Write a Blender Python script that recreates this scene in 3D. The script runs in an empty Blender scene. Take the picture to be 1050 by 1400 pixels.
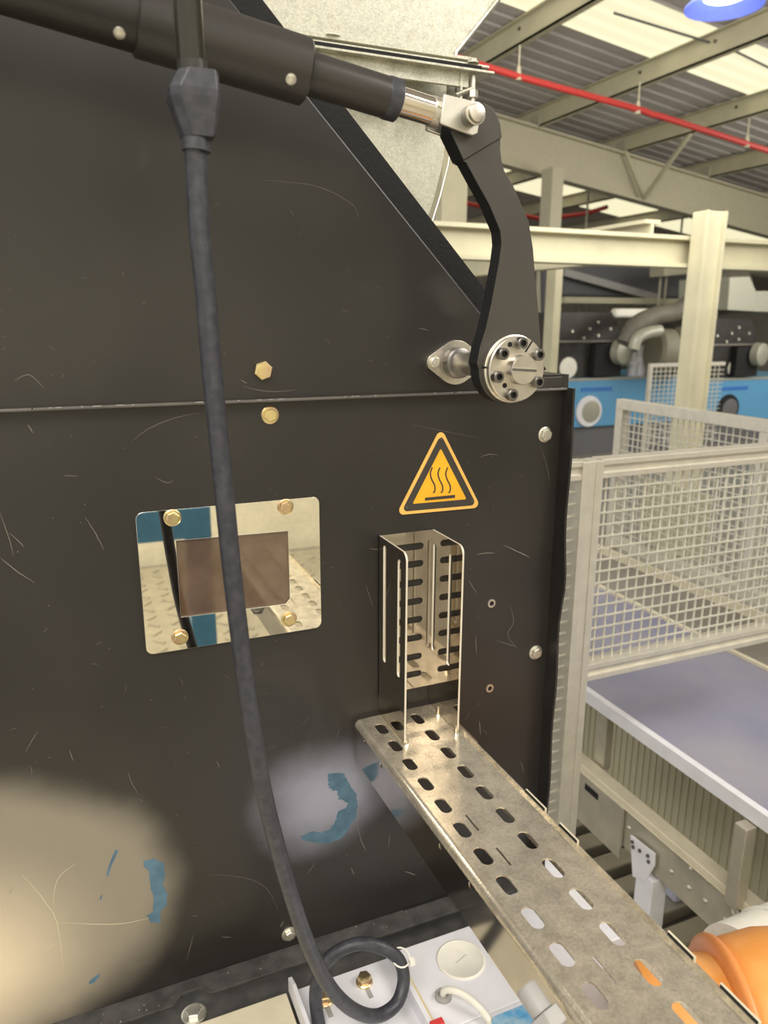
import bpy, bmesh, math, random
from mathutils import Vector, Matrix, geometry
random.seed(7)
S = bpy.context.scene
COL = S.collection
# ------------------------------------------------------------------ camera
F = 1028.0; PX = 525.0; PY = 700.0
CAM = Vector((0.0, -0.8, 1.7))
_D = Vector((510-525, 4700-700, F)).normalized()
_X = Vector((3010-525, 445-700, F)); _X = (_X - _D*_X.dot(_D)).normalized()
_Z = -_D; _Y = _Z.cross(_X)
R = Matrix((_X, _Y, _Z))
cd = bpy.data.cameras.new('camera'); cam = bpy.data.objects.new('camera', cd); COL.objects.link(cam)
cd.sensor_fit = 'HORIZONTAL'; cd.sensor_width = 36.0; cd.lens = 36.0*F/1050.0
cr = R @ Vector((1, 0, 0)); cu = R @ Vector((0, -1, 0)); cf = R @ Vector((0, 0, 1))
M = Matrix((cr, cu, -cf)).transposed().to_4x4(); M.translation = CAM
cam.matrix_world = M
cd.clip_start = 0.01; cd.clip_end = 200
cd.dof.use_dof = True; cd.dof.focus_distance = 0.84; cd.dof.aperture_fstop = 10.5
S.camera = cam
# ------------------------------------------------------------------ world, lights, exposure
S.view_settings.view_transform = 'Standard'; S.view_settings.look = 'None'
S.view_settings.exposure = 0.0; S.view_settings.gamma = 1.0; S.view_settings.use_curve_mapping = False
w = bpy.data.worlds.new('world'); S.world = w; w.use_nodes = True
bg = w.node_tree.nodes['Background']; bg.inputs[0].default_value = (1.0, 0.95, 0.87, 1); bg.inputs[1].default_value = 1.0

def area(name, loc, target, sx, sy, power, colr):
    l = bpy.data.lights.new(name, 'AREA'); l.shape = 'RECTANGLE'; l.size = sx; l.size_y = sy
    l.energy = power; l.color = colr
    o = bpy.data.objects.new(name, l); COL.objects.link(o); o.location = loc
    o.rotation_euler = (Vector(target)-Vector(loc)).to_track_quat('-Z', 'Y').to_euler()
    return o
area('fill_light', (-1.2, -2.2, 4.3), (0.3, 0, 1.2), 2.4, 1.2, 90, (1, .93, .82))  # added area lights, out of view, brightening the machine and hall
area('fill_light', (3.2, -1.8, 4.2), (1.5, 0.8, 0.8), 2.4, 1.2, 110, (1, .95, .86))
area('fill_light', (3.5, 3.0, 3.5), (4.5, 5.5, 0.8), 2.5, 2.5, 110, (1, .95, .84))
area('fill_light', (9.5, 4.0, 2.9), (8.0, 7.0, 1.0), 2.5, 2.5, 120, (1, .95, .84))

area('fill_light', (-.5, -3.0, 3.6), (0.0, -4.5, 1.2), 3, .8, 90, (1, .95, .84))  # added unseen light, brightens the wall mirrored in the window plate
# ------------------------------------------------------------------ helpers
def ray(px, py): return R @ Vector(((px-PX)/F, (py-PY)/F, 1.0))
def P(px, py, ax, v):
    d = ray(px, py); i = 'xyz'.index(ax); return CAM + d*((v-CAM[i])/d[i])
def PP(px, py, p0, n):
    d = ray(px, py); return CAM + d*((p0-CAM).dot(n)/d.dot(n))

MATS = {}
def mat(name, col=(.5, .5, .5), rough=.5, metal=0., emis=None, es=0., noise=None, bump=None, spec=.5, alpha=None, trans=0., coat=0., rnoise=0.):
    if name in MATS: return MATS[name]
    m = bpy.data.materials.new(name); m.use_nodes = True; MATS[name] = m
    nt = m.node_tree; b = nt.nodes['Principled BSDF']
    b.inputs['Base Color'].default_value = (*col, 1); b.inputs['Roughness'].default_value = rough
    b.inputs['Metallic'].default_value = metal; b.inputs['Specular IOR Level'].default_value = spec
    b.inputs['Transmission Weight'].default_value = trans; b.inputs['Coat Weight'].default_value = coat
    if emis: b.inputs['Emission Color'].default_value = (*emis, 1); b.inputs['Emission Strength'].default_value = es
    geo = nt.nodes.new('ShaderNodeNewGeometry')
    sc = noise[1] if noise else 30.
    tn = nt.nodes.new('ShaderNodeTexNoise'); tn.inputs['Scale'].default_value = sc; tn.inputs['Detail'].default_value = 6
    nt.links.new(geo.outputs['Position'], tn.inputs['Vector'])
    cr_ = nt.nodes.new('ShaderNodeValToRGB')
    c2 = noise[0] if noise else tuple(min(1, c*1.12) for c in col)
    cr_.color_ramp.elements[0].position = .38; cr_.color_ramp.elements[1].position = .68
    cr_.color_ramp.elements[0].color = (*col, 1); cr_.color_ramp.elements[1].color = (*c2, 1)
    nt.links.new(tn.outputs['Fac'], cr_.inputs['Fac']); nt.links.new(cr_.outputs['Color'], b.inputs['Base Color'])
    if rnoise:
        mr = nt.nodes.new('ShaderNodeMapRange'); mr.inputs['To Min'].default_value = rough-rnoise; mr.inputs['To Max'].default_value = rough+rnoise
        mr.inputs['From Min'].default_value = .3; mr.inputs['From Max'].default_value = .7
        nt.links.new(tn.outputs['Fac'], mr.inputs['Value']); nt.links.new(mr.outputs['Result'], b.inputs['Roughness'])
    if bump:
        t2 = nt.nodes.new('ShaderNodeTexNoise'); t2.inputs['Scale'].default_value = bump[0]
        bp = nt.nodes.new('ShaderNodeBump'); bp.inputs['Strength'].default_value = bump[1]; bp.inputs['Distance'].default_value = .001
        nt.links.new(geo.outputs['Position'], t2.inputs['Vector'])
        nt.links.new(t2.outputs['Fac'], bp.inputs['Height']); nt.links.new(bp.outputs['Normal'], b.inputs['Normal'])
    return m

def panel_black():
    m = mat('black_panel_paint', (.021, .019, .0175), .36, noise=((.031, .028, .0255), 5.), bump=(9., .06))
    nt = m.node_tree; N = nt.nodes; L = nt.links; b = N['Principled BSDF']
    cr_ = [n for n in N if n.type == 'VALTORGB'][0]; geo = [n for n in N if n.type == 'NEW_GEOMETRY'][0]
    prev = cr_.outputs['Color']; rprev = None
    n2 = N.new('ShaderNodeTexNoise'); n2.inputs['Scale'].default_value = 7; n2.inputs['Detail'].default_value = 5
    L.new(geo.outputs['Position'], n2.inputs['Vector'])
    for (c, rad, soft, colr, amp, nz) in PALE_SPOTS:
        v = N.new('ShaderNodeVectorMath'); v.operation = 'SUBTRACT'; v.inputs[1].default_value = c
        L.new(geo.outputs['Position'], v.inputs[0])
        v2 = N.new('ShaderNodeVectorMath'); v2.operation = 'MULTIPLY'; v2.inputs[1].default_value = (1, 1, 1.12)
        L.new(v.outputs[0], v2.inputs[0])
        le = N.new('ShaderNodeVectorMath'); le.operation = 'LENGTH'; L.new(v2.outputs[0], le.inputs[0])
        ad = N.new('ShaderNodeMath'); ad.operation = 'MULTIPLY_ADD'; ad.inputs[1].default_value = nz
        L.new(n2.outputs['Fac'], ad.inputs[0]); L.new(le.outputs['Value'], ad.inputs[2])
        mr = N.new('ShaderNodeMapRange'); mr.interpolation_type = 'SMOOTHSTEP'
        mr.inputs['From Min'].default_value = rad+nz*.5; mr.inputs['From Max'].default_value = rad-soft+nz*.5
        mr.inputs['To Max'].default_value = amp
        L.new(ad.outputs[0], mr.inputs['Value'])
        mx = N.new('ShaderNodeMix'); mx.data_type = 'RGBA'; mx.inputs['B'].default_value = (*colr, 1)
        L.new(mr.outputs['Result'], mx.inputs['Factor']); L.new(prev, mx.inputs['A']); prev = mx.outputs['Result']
    # faint pale wipe marks
    wv = N.new('ShaderNodeTexNoise'); wv.inputs['Scale'].default_value = 3.2; wv.inputs['Detail'].default_value = 9; wv.inputs['Distortion'].default_value = 1.5
    L.new(geo.outputs['Position'], wv.inputs['Vector'])
    mr = N.new('ShaderNodeMapRange'); mr.inputs['From Min'].default_value = .62; mr.inputs['From Max'].default_value = .8; mr.inputs['To Max'].default_value = .10
    L.new(wv.outputs['Fac'], mr.inputs['Value'])
    mx = N.new('ShaderNodeMix'); mx.data_type = 'RGBA'; mx.inputs['B'].default_value = (.4, .37, .36, 1)
    L.new(mr.outputs['Result'], mx.inputs['Factor']); L.new(prev, mx.inputs['A'])
    L.new(mx.outputs['Result'], b.inputs['Base Color'])
    return m
c1 = P(-10, 1264, 'y', 0); c2 = P(442, 1088, 'y', 0)  # centres of pale round patches mixed into the panel colour
PALE_SPOTS = [((c1.x, 0, c1.z), (P(262, 1215, 'y', 0)-c1).length, .068, (.27, .24, .19), .9, .06),
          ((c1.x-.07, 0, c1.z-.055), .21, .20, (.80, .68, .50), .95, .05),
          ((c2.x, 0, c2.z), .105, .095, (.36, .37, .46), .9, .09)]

def zinc(name, col, rough, bscale, bstr, c2=None, metal=1.):
    m = mat(name, col, rough, metal, noise=(c2 or tuple(c*.72 for c in col), 60.), rnoise=rough*.35, bump=(bscale, bstr))
    nt = m.node_tree; N = nt.nodes; L = nt.links
    vo = N.new('ShaderNodeTexVoronoi'); vo.inputs['Scale'].default_value = 520
    geo = [n for n in N if n.type == 'NEW_GEOMETRY'][0]; L.new(geo.outputs['Position'], vo.inputs['Vector'])
    hs = N.new('ShaderNodeMix'); hs.data_type = 'RGBA'; hs.blend_type = 'MULTIPLY'; hs.inputs['Factor'].default_value = .4
    bw = N.new('ShaderNodeMapRange'); bw.inputs['To Min'].default_value = .55; bw.inputs['To Max'].default_value = 1.1
    sp = N.new('ShaderNodeSeparateColor'); L.new(vo.outputs['Color'], sp.inputs[0]); L.new(sp.outputs[0], bw.inputs['Value'])
    cr_ = [n for n in N if n.type == 'VALTORGB'][0]
    L.new(cr_.outputs['Color'], hs.inputs['A']); L.new(bw.outputs['Result'], hs.inputs['B'])
    L.new(hs.outputs['Result'], N['Principled BSDF'].inputs['Base Color'])
    return m

K = dict(
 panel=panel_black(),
 black=mat('black_powder_coat', (.018, .016, .015), .42, noise=((.03, .027, .025), 12.), bump=(400, .1)),
 blackedge=mat('black_flame_cut_edge', (.006, .006, .007), .8, bump=(300, .8)),
 arm=mat('charcoal_painted_steel', (.05, .045, .038), .5, noise=((.06, .054, .046), 9.), bump=(600, .12)),
 tubeb=mat('black_anodised_tube', (.03, .028, .026), .33, noise=((.04, .036, .033), 6.), bump=(900, .15)),
 rubber=mat('black_rubber', (.034, .035, .045), .40, noise=((.056, .057, .07), 130.), bump=(350, .3)),
 chrome=mat('polished_steel', (.78, .72, .62), .1, 1.),
 mirror=mat('polished_stainless', (.86, .82, .72), .02, 1.),
 steel=mat('machined_steel', (.80, .76, .68), .36, 1., noise=((.68, .64, .57), 60.)),
 darksteel=mat('dark_steel', (.22, .21, .20), .38, 1.),
 gold=mat('yellow_zinc_plating', (.78, .66, .34), .28, 1., noise=((.7, .5, .35), 90.)),
 zbolt=mat('bright_zinc_plating', (.72, .70, .62), .42, 1.),
 galv=zinc('galvanised_sheet', (.68, .67, .57), .45, 500, .12, (.60, .59, .50)),
 tray=zinc('sendzimir_tray', (.90, .82, .66), .16, 500, .16, (.68, .62, .50), .72),
 trayv=mat('bright_tray_steel', (.72, .66, .58), .05, 1., noise=((.6, .55, .48), 30.)),
 yellow=mat('warning_yellow', (.86, .42, .02), .45), yellowedge=mat('pale_orange_edge', (.85, .48, .12), .4),
 print=mat('sign_black_print', (.04, .035, .03), .5),
 blue=mat('blue_undercoat', (.065, .135, .20), .6, noise=((.10, .19, .27), 60.)),
 white=mat('white_painted_metal', (.78, .78, .84), .35, noise=((.72, .72, .76), 25.)),
 cream=mat('cream_painted_metal', (.72, .66, .50), .4, noise=((.64, .58, .43), 20.)),
 creambeam=mat('cream_beam_paint', (.56, .53, .38), .5, noise=((.5, .47, .34), 4.)),
 creamwall=mat('cream_wall_paint', (.85, .81, .66), .6),
 greybeam=mat('grey_beam_paint', (.46, .43, .32), .55),
 roof=mat('roof_liner_grey', (.50, .47, .46), .6), sky=mat('skylight_panel', (.25, .24, .2), .6, emis=(1, .93, .62), es=.92),
 red=mat('red_pipe_paint', (.48, .04, .035), .5),
 alu=mat('anodised_aluminium', (.66, .63, .55), .38, .55),
 mesh=mat('galvanised_mesh_wire', (.62, .6, .52), .45, .35),
 belt=mat('blue_grey_belt', (.20, .205, .32), .25, noise=((.34, .33, .38), 1.6)),
 gloss=mat('glossy_black_conduit', (.03, .028, .02), .14), edge=mat('cut_zinc_edge', (.72, .67, .56), .4, .3), bed=mat('brown_grey_bed', (.20, .18, .15), .5, noise=((.28, .26, .24), 2.)),
 stain=mat('brushed_stainless', (.58, .54, .44), .35, .55, noise=((.47, .44, .37), 14.)),
 mblue=mat('machine_blue', (.10, .30, .52), .4), mbluedk=mat('machine_logo_blue', (.03, .14, .5), .4),
 floor=mat('factory_floor', (.20, .185, .155), .4, noise=((.26, .245, .21), 1.2)),
 wall=mat('wall_cladding', (.52, .49, .42), .6),
 orange=mat('orange_plastic', (.82, .33, .07), .4, noise=((.88, .42, .13), 22.), bump=(80, .4)),
 orangedk=mat('orange_plastic_bead', (.72, .27, .08), .35),
 wplastic=mat('white_plastic', (.8, .78, .7), .45), lblue=mat('light_blue_plastic', (.10, .34, .62), .45, noise=((.40, .55, .62), 55.)),
 grey=mat('grey_plastic', (.35, .34, .33), .45), ochre=mat('old_glue', (.72, .6, .3), .6),
 hose=mat('grey_hose', (.12, .11, .09), .6, noise=((.17, .16, .13), 4.)),
 dkgrey=mat('dark_grey_duct', (.12, .12, .13), .5), hood=mat('grey_hopper', (.36, .36, .30), .45, .3),
 lampblue=mat('lamp_shade_blue', (.12, .16, .62), .3, emis=(.2, .28, 1), es=.35), lampw=mat('lamp_glow', (1, 1, 1), .5, emis=(.85, .93, 1), es=6),
 scratch=mat('bare_scratch', (.20, .18, .16), .5), dust=mat('paint_fleck', (.26, .25, .24), .6), dusty=mat('dusty_black_steel', (.045, .043, .042), .5, noise=((.085, .08, .078), 40.), bump=(300, .3)),
 redtie=mat('red_plastic', (.6, .05, .05), .4),
)
def glassmat():
    m = mat('brown_sight_glass', (.10, .06, .035), .06, spec=.9, noise=((.14, .09, .06), 25.), coat=.6); return m
K['glass'] = glassmat()

class B:
    def __init__(s): s.v = []; s.f = []; s.mi = []
    def add(s, vs, fs, mi=0):
        o = len(s.v); s.v += [Vector(p) for p in vs]; s.f += [[o+i for i in f] for f in fs]; s.mi += [mi]*len(fs); return s
    def box(s, x0, x1, y0, y1, z0, z1, mi=0, rot=None):
        c = [(x, y, z) for x in (x0, x1) for y in (y0, y1) for z in (z0, z1)]
        if rot:
            ct = Vector(((x0+x1)/2, (y0+y1)/2, (z0+z1)/2)); c = [ct + rot @ (Vector(p)-ct) for p in c]
        return s.add(c, [(0, 1, 3, 2), (4, 6, 7, 5), (0, 4, 5, 1), (2, 3, 7, 6), (0, 2, 6, 4), (1, 5, 7, 3)], mi)
    def bar(s, p0, p1, wdt, h, up=(0, 0, 1), mi=0):
        p0 = Vector(p0); p1 = Vector(p1); d = (p1-p0).normalized(); u = Vector(up); sd = d.cross(u).normalized(); u = sd.cross(d)
        c = []
        for p in (p0, p1):
            for a in (-.5, .5):
                for b_ in (-.5, .5): c.append(p+sd*wdt*a+u*h*b_)
        return s.add(c, [(0, 1, 3, 2), (4, 6, 7, 5), (0, 4, 5, 1), (2, 3, 7, 6), (0, 2, 6, 4), (1, 5, 7, 3)], mi)
    def lathe(s, p0, axis, prof, n=28, mi=0, phase=0., caps=True):
        """prof: list of (t along axis, radius); radius 0 closes"""
        a = Vector(axis).normalized(); h = Vector((0, 0, 1)) if abs(a.z) < .9 else Vector((1, 0, 0))
        u = a.cross(h).normalized(); v = a.cross(u); p0 = Vector(p0); vs = []; fs = []
        for t, r in prof:
            for k in range(n):
                th = 2*math.pi*k/n+phase; vs.append(p0+a*t+u*(r*math.cos(th))+v*(r*math.sin(th)))
        for j in range(len(prof)-1):
            for k in range(n):
                k2 = (k+1) % n; fs.append((j*n+k, j*n+k2, (j+1)*n+k2, (j+1)*n+k))
        if caps: fs.append(tuple(range(n))[::-1]); fs.append(tuple((len(prof)-1)*n+k for k in range(n)))
        return s.add(vs, fs, mi)
    def cyl(s, p0, p1, r, r1=None, n=20, mi=0, phase=0.):
        p0 = Vector(p0); p1 = Vector(p1); L = (p1-p0).length
        return s.lathe(p0, p1-p0, [(0, r), (L, r if r1 is None else r1)], n, mi, phase)
    def tube(s, pts, r, n=12, mi=0):
        pts = [Vector(p) for p in pts]; vs = []; fs = []; pu = None
        for i, p in enumerate(pts):
            t = (pts[min(i+1, len(pts)-1)]-pts[max(i-1, 0)]).normalized()
            if pu is None:
                h = Vector((0, 0, 1)) if abs(t.z) < .9 else Vector((1, 0, 0)); u = t.cross(h).normalized()
            else: u = (pu - t*pu.dot(t)).normalized()
            pu = u; v = t.cross(u); rr = r(i/(len(pts)-1)) if callable(r) else r
            for k in range(n):
                th = 2*math.pi*k/n; vs.append(p+u*(rr*math.cos(th))+v*(rr*math.sin(th)))
        for j in range(len(pts)-1):
            for k in range(n):
                k2 = (k+1) % n; fs.append((j*n+k, j*n+k2, (j+1)*n+k2, (j+1)*n+k))
        fs.append(tuple(range(n))[::-1]); fs.append(tuple((len(pts)-1)*n+k for k in range(n)))
        return s.add(vs, fs, mi)
    def plate(s, outer, holes, t, fn, mi=0, edge=None):
        """flat plate with holes; fn(u,v,w) -> xyz, w in 0..t"""
        loops = [outer]+list(holes); flat = [p for l in loops for p in l]
        tris = geometry.tessellate_polygon([[Vector((p[0], p[1], 0)) for p in l] for l in loops])
        n = len(flat); vs = [fn(p[0], p[1], 0) for p in flat]+[fn(p[0], p[1], t) for p in flat]
        fs = [tuple(a) for a in tris]+[tuple(i+n for i in reversed(a)) for a in tris]
        s.add(vs, fs, mi); o = len(s.v)-2*n; k = 0
        em = mi if edge is None else edge
        for l in loops:
            m_ = len(l)
            for i in range(m_):
                j = (i+1) % m_; s.f.append([o+k+i, o+k+j, o+k+j+n, o+k+i+n]); s.mi.append(em)
            k += m_
        return s

def ob(name, b, mt, parent=None, loc=None, bevel=0., smooth=True, kind=None, label=None, ang=40):
    """link builder b as one mesh object; loc = its origin (mesh built in world coordinates)"""
    me = bpy.data.meshes.new(name)
    org = Vector(loc) if loc is not None else (Vector(sum(b.v, Vector()))/max(1, len(b.v)))
    porg = parent.matrix_world.translation.copy() if parent is not None else Vector()
    me.from_pydata([tuple(p-org) for p in b.v], [], b.f)
    ms = mt if isinstance(mt, (list, tuple)) else [mt]
    for m_ in ms: me.materials.append(K[m_] if isinstance(m_, str) else m_)
    for p, i in zip(me.polygons, b.mi): p.material_index = i
    bm = bmesh.new(); bm.from_mesh(me); bmesh.ops.recalc_face_normals(bm, faces=bm.faces); bm.to_mesh(me); bm.free()
    if smooth:
        for p in me.polygons: p.use_smooth = True
        me.set_sharp_from_angle(angle=math.radians(ang))
    o = bpy.data.objects.new(name, me); COL.objects.link(o)
    if parent is not None: o.parent = parent
    # absolute world translation; parents are only ever translated
    o.location = org-porg if parent is not None else org
    o.matrix_world = Matrix.Translation(org)
    if parent is not None: o.matrix_parent_inverse = Matrix(); o.location = org-porg
    if bevel:
        md = o.modifiers.new('edge_bevel', 'BEVEL'); md.width = bevel; md.segments = 2; md.limit_method = 'ANGLE'; md.angle_limit = math.radians(40)
    if kind: o['kind'] = kind
    if label: o['label'] = label
    WORLD[o.name] = org
    return o
WORLD = {}
def thing(name, label, cat, loc, group=None):
    o = bpy.data.objects.new(name, None); COL.objects.link(o); o.location = loc; o.empty_display_size = .02
    o.matrix_world = Matrix.Translation(loc)
    o['label'] = label; o['category'] = cat
    if group: o['group'] = group
    return o
def tag(o, label, cat, group=None):
    o['label'] = label; o['category'] = cat
    if group: o['group'] = group
    return o
def part(name, b, mt, par, **k):
    # matrix_world of a fresh child is not evaluated, so remember origins ourselves
    pw = WORLD.get(par.name); 
    if pw is None: pw = Vector(par.location)
    me_o = ob(name, b, mt, None, **k); org = WORLD[me_o.name]
    me_o.parent = par; me_o.matrix_parent_inverse = Matrix(); me_o.location = org-pw
    return me_o
def dup(o, newloc, label=None, group=None):
    r = o.copy(); COL.objects.link(r); r.location = newloc
    if label: r['label'] = label
    if group: r['group'] = group
    for ch in list(o.children):
        c = ch.copy(); COL.objects.link(c); c.parent = r
        for g in ch.children:
            d = g.copy(); COL.objects.link(d); d.parent = c
    return r
def cat_rom(pts, n=8):
    pts = [Vector(p) for p in pts]; out = []
    for i in range(len(pts)-1):
        a = pts[max(i-1, 0)]; b_ = pts[i]; c = pts[i+1]; d = pts[min(i+2, len(pts)-1)]
        for k in range(n):
            t = k/n; out.append(.5*((2*b_)+(c-a)*t+(2*a-5*b_+4*c-d)*t*t+(3*b_-a-3*c+d)*t**3))
    out.append(pts[-1]); return out
def arc(cx, cy, r, a0, a1, n): return [(cx+r*math.cos(math.radians(a0+(a1-a0)*i/n)), cy+r*math.sin(math.radians(a0+(a1-a0)*i/n))) for i in range(n+1)]
def circ(cx, cy, r, n=20): return [(cx+r*math.cos(2*math.pi*i/n), cy+r*math.sin(2*math.pi*i/n)) for i in range(n)]
def rrect(x0, x1, y0, y1, r, n=5):
    return arc(x1-r, y1-r, r, 0, 90, n)+arc(x0+r, y1-r, r, 90, 180, n)+arc(x0+r, y0+r, r, 180, 270, n)+arc(x1-r, y0+r, r, 270, 360, n)
def slot(cx, cy, lx, ly, n=6):
    r = min(lx, ly)/2-1e-5; return rrect(cx-lx/2, cx+lx/2, cy-ly/2, cy+ly/2, r, n)
XZ = lambda y0: (lambda u, v, w_: Vector((u, y0-w_, v)))      # plate facing the camera side, thickness towards -y
XY = lambda z0: (lambda u, v, w_: Vector((u, v, z0-w_)))
YZ = lambda x0: (lambda u, v, w_: Vector((x0+w_, u, v)))

HEX = {}
def hex_bolt(name, parent, p, axis, r_fl, r_hex, h, mt, label=None, washer=True, phase=0.3):
    """flanged hex head standing on point p, pointing along axis"""
    p = Vector(p); a = Vector(axis).normalized(); b = B()
    if washer: b.lathe(p, a, [(0, r_fl), (h*.18, r_fl), (h*.30, r_fl*.86)], 24)
    b.lathe(p, a, [(h*.2, r_hex), (h*.88, r_hex), (h, r_hex*.88)], 6, phase=phase)
    b.lathe(p, a, [(h*.95, r_hex*.70), (h*1.04, r_hex*.66)], 20)
    return part(name, b, mt, parent, loc=p, label=label, smooth=False)
def wpart(name, parent, b, mt, **k): return part(name, b, mt, parent, **k)

# ================================================================== SETTING
fl = B(); fl.box(-6, 22, -6, 24, -.1, 0); o = ob('floor', fl, 'floor', kind='structure', smooth=False)
# roof plane from the girder line
YG = 9.0
g0 = P(700, 165, 'y', YG); g1 = P(1050, 270, 'y', YG)
sl = (g1.z-g0.z)/(g1.x-g0.x)
def gz(x): return g0.z+sl*(x-g0.x)
PUR = .22
def rz(x): return gz(x)+PUR+.02
RN = Vector((-sl, 0, 1)).normalized(); RP = Vector((g0.x, 0, rz(g0.x)))
def onroof(px, py): return PP(px, py, RP, RN)
xa, xb = 0.5, 22.0
strips = [(onroof(870, 72).y, onroof(975, 36).y), (onroof(1040, 62).y-.9, onroof(1040, 62).y-.0-.15)]
yA = onroof(870, 72).y; yB = onroof(975, 36).y
s2a, s2b = onroof(790, 262), onroof(880, 292)
# ridged sheets: corrugations run down the slope, pitch .25 m
def roof_sheet(y0, y1, pitch=.25, h=.035):
    b = B(); ys = []; n = max(1, int(round((y1-y0)/pitch))); p = (y1-y0)/n
    prof = []
    for i in range(n):
        y = y0+i*p; prof += [(y, 0), (y+p*.62, 0), (y+p*.72, h), (y+p*.90, h)]
    prof.append((y1, 0))
    vs = []
    for (y, dz) in prof:
        vs.append((xa, y, rz(xa)+dz)); vs.append((xb, y, rz(xb)+dz))
    fs = [(2*i, 2*i+1, 2*i+3, 2*i+2) for i in range(len(prof)-1)]
    return b.add(vs, fs)
sky_y = sorted([(yB, yA), (onroof(760, 274).y, onroof(760, 249).y)])
sky_y = [tuple(sorted(t)) for t in sky_y]
edges = [-5.0]
for a_, b_ in sky_y: edges += [a_, b_]
edges.append(22)
ceil = ob('ceiling', roof_sheet(edges[0], edges[1]), 'roof', kind='structure', smooth=False)
for i in range(2, len(edges)-1, 2):
    part('roof_sheet', roof_sheet(edges[i], edges[i+1]), 'roof', ceil, smooth=False)
for a_, b_ in sky_y:
    q = part('skylight_panel', roof_sheet(a_, b_), 'sky', ceil, smooth=False, label='glowing cream translucent roof strip')
# back wall and side wall
bw = B(); bw.box(-6, 22, 22, 22.2, 0, rz(0.5)+.6); wb = ob('wall_back', bw, 'wall', kind='structure', smooth=False)
rb = B()
for i in range(90): rb.box(-6+i*.31, -6+i*.31+.12, 21.96, 22.0, 0, 5.2)
part('cladding_ribs', rb, 'wall', wb, kind='stuff', smooth=False)
b = B(); b.box(22, 22.2, -6, 22, 0, 3.5); ob('wall_right', b, 'wall', kind='structure', smooth=False)
b = B(); b.box(-6, 12, -4.7, -4.5, 0, 2.9); ob('wall_front', b, 'creamwall', kind='structure', smooth=False)
# checker plate platform behind the photographer
b = B(); b.box(-2.5, 3.2, -4.4, -1.0, 0.0, .02)
pf = tag(ob('checker_plate', b, 'stain', smooth=False), 'steel tread plate floor with raised tear-drop pattern mirrored in the sight window', 'floor plate')
b = B()
for i in range(46):
    for j in range(26):
        x = -2.4+i*.12; y = -4.3+j*.12; a = math.radians(45 if (i+j) % 2 else -45)
        b.box(x-.035, x+.035, y-.009, y+.009, .02, .027, rot=Matrix.Rotation(a, 3, 'Z'))
part('tread_bumps', b, 'stain', pf, kind='stuff', smooth=False)

# ================================================================== MACHINE HOUSING
H = thing('machine_housing', 'tall black sheet-metal machine housing with scratched and pale-patched lower panel', 'machine', (0, 0, .896))
XR = .5885
up = [(-1.0, 1.6165), (.586, 1.6165), (.586, 1.630), (.538, 1.630), (.2561, 1.9142), (-.16, 2.334), (-1.0, 2.334)]
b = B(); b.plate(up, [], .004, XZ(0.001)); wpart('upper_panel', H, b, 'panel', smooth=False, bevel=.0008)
# rounded bright fold along the diagonal + recessed return flange behind it
dg = B(); dg.cyl((.538, 0.0, 1.630), (-.16, 0.0, 2.331), .0022, n=8); wpart('diagonal_fold', H, dg, 'black')
off = .0345
fl2 = [(.538, 1.615), (.538+off*1.0, 1.618+off*.6), (.2561+off, 1.9142+off*.35), (-.16+off, 2.334+off*.5), (-.16, 2.334-.03), (.2561-.02, 1.9142-.02)]
b = B(); b.plate(fl2, [], .003, XZ(0.018)); wpart('recessed_flange', H, b, 'blackedge', smooth=False)
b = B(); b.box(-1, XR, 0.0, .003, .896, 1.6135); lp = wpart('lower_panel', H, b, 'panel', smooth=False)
# lip along the seam
seam = B(); seam.plate([(-1.0, 1.6135), (XR, 1.6135), (XR, 1.6165), (-1.0, 1.6165)], [], .011, XZ(0.0)); wpart('seam_lip', H, seam, mat('worn_fold_edge', (.13, .12, .11), .4, noise=((.07, .065, .06), 25.)), smooth=False, bevel=.001)
# right hand return, slightly buckled
b = B(); N_ = 30; vs = []; fs = []
for i in range(N_+1):
    z = 1.6165-(1.6165-.896)*i/N_; bk = -.005*math.exp(-((z-1.36)/.035)**2)+.0015*math.sin(z*40)
    for (x, y) in ((XR, .003), (XR, -.024+bk), (XR+.003, -.024+bk), (XR+.003, .003)): vs.append((x, y, z))
for i in range(N_):
    for k in range(4): fs.append((i*4+k, i*4+(k+1) % 4, i*4+4+(k+1) % 4, i*4+4+k))
fs += [(0, 1, 2, 3), (N_*4, N_*4+3, N_*4+2, N_*4+1)]
b.add(vs, fs); wpart('side_return', H, b, 'black')
b = B(); b.box(.54, .60, .004, .30, 1.612, 1.632); b.box(.56, .60, .004, .5, .87, 1.612); wpart('side_wall', H, b, 'black', smooth=False)
# housing bolts
def pb(px, py, rpx, hexpx, mt, lab, hh=.006, y=0.0):
    p = P(px, py, 'y', y-hh); p.y = y; s_ = (p-CAM).dot(cf)/F
    return hex_bolt('hex_bolt', H, p, (0, -1, 0), rpx*s_*1.08, hexpx*s_*1.05, hh, mt, lab)
pb(361, 507, 16, 12.5, 'gold', 'largest gold bolt, above the seam', .009)
pb(371, 568, 11.5, 9, 'gold', 'small gold bolt just under the seam')
pb(748.5, 595, 10, 8.2, 'zbolt', None); pb(735.5, 894, 9.5, 7.2, 'zbolt', None); pb(397, 1281, 10, 7, 'zbolt', None)
for (px, py) in ((672, 825), (669.5, 941)):
    p = P(px, py, 'y', -.001); p.y = 0; b = B()
    outer = circ(p.x, p.z, .0058, 18); b.plate(outer, [circ(p.x, p.z, .0034, 14)], .0016, XZ(0)); b.cyl((p.x, -.0003, p.z), (p.x, .002, p.z), .0034, n=12, mi=1)
    wpart('rivet_nut', H, b, ['steel', 'blackedge'])
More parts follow.
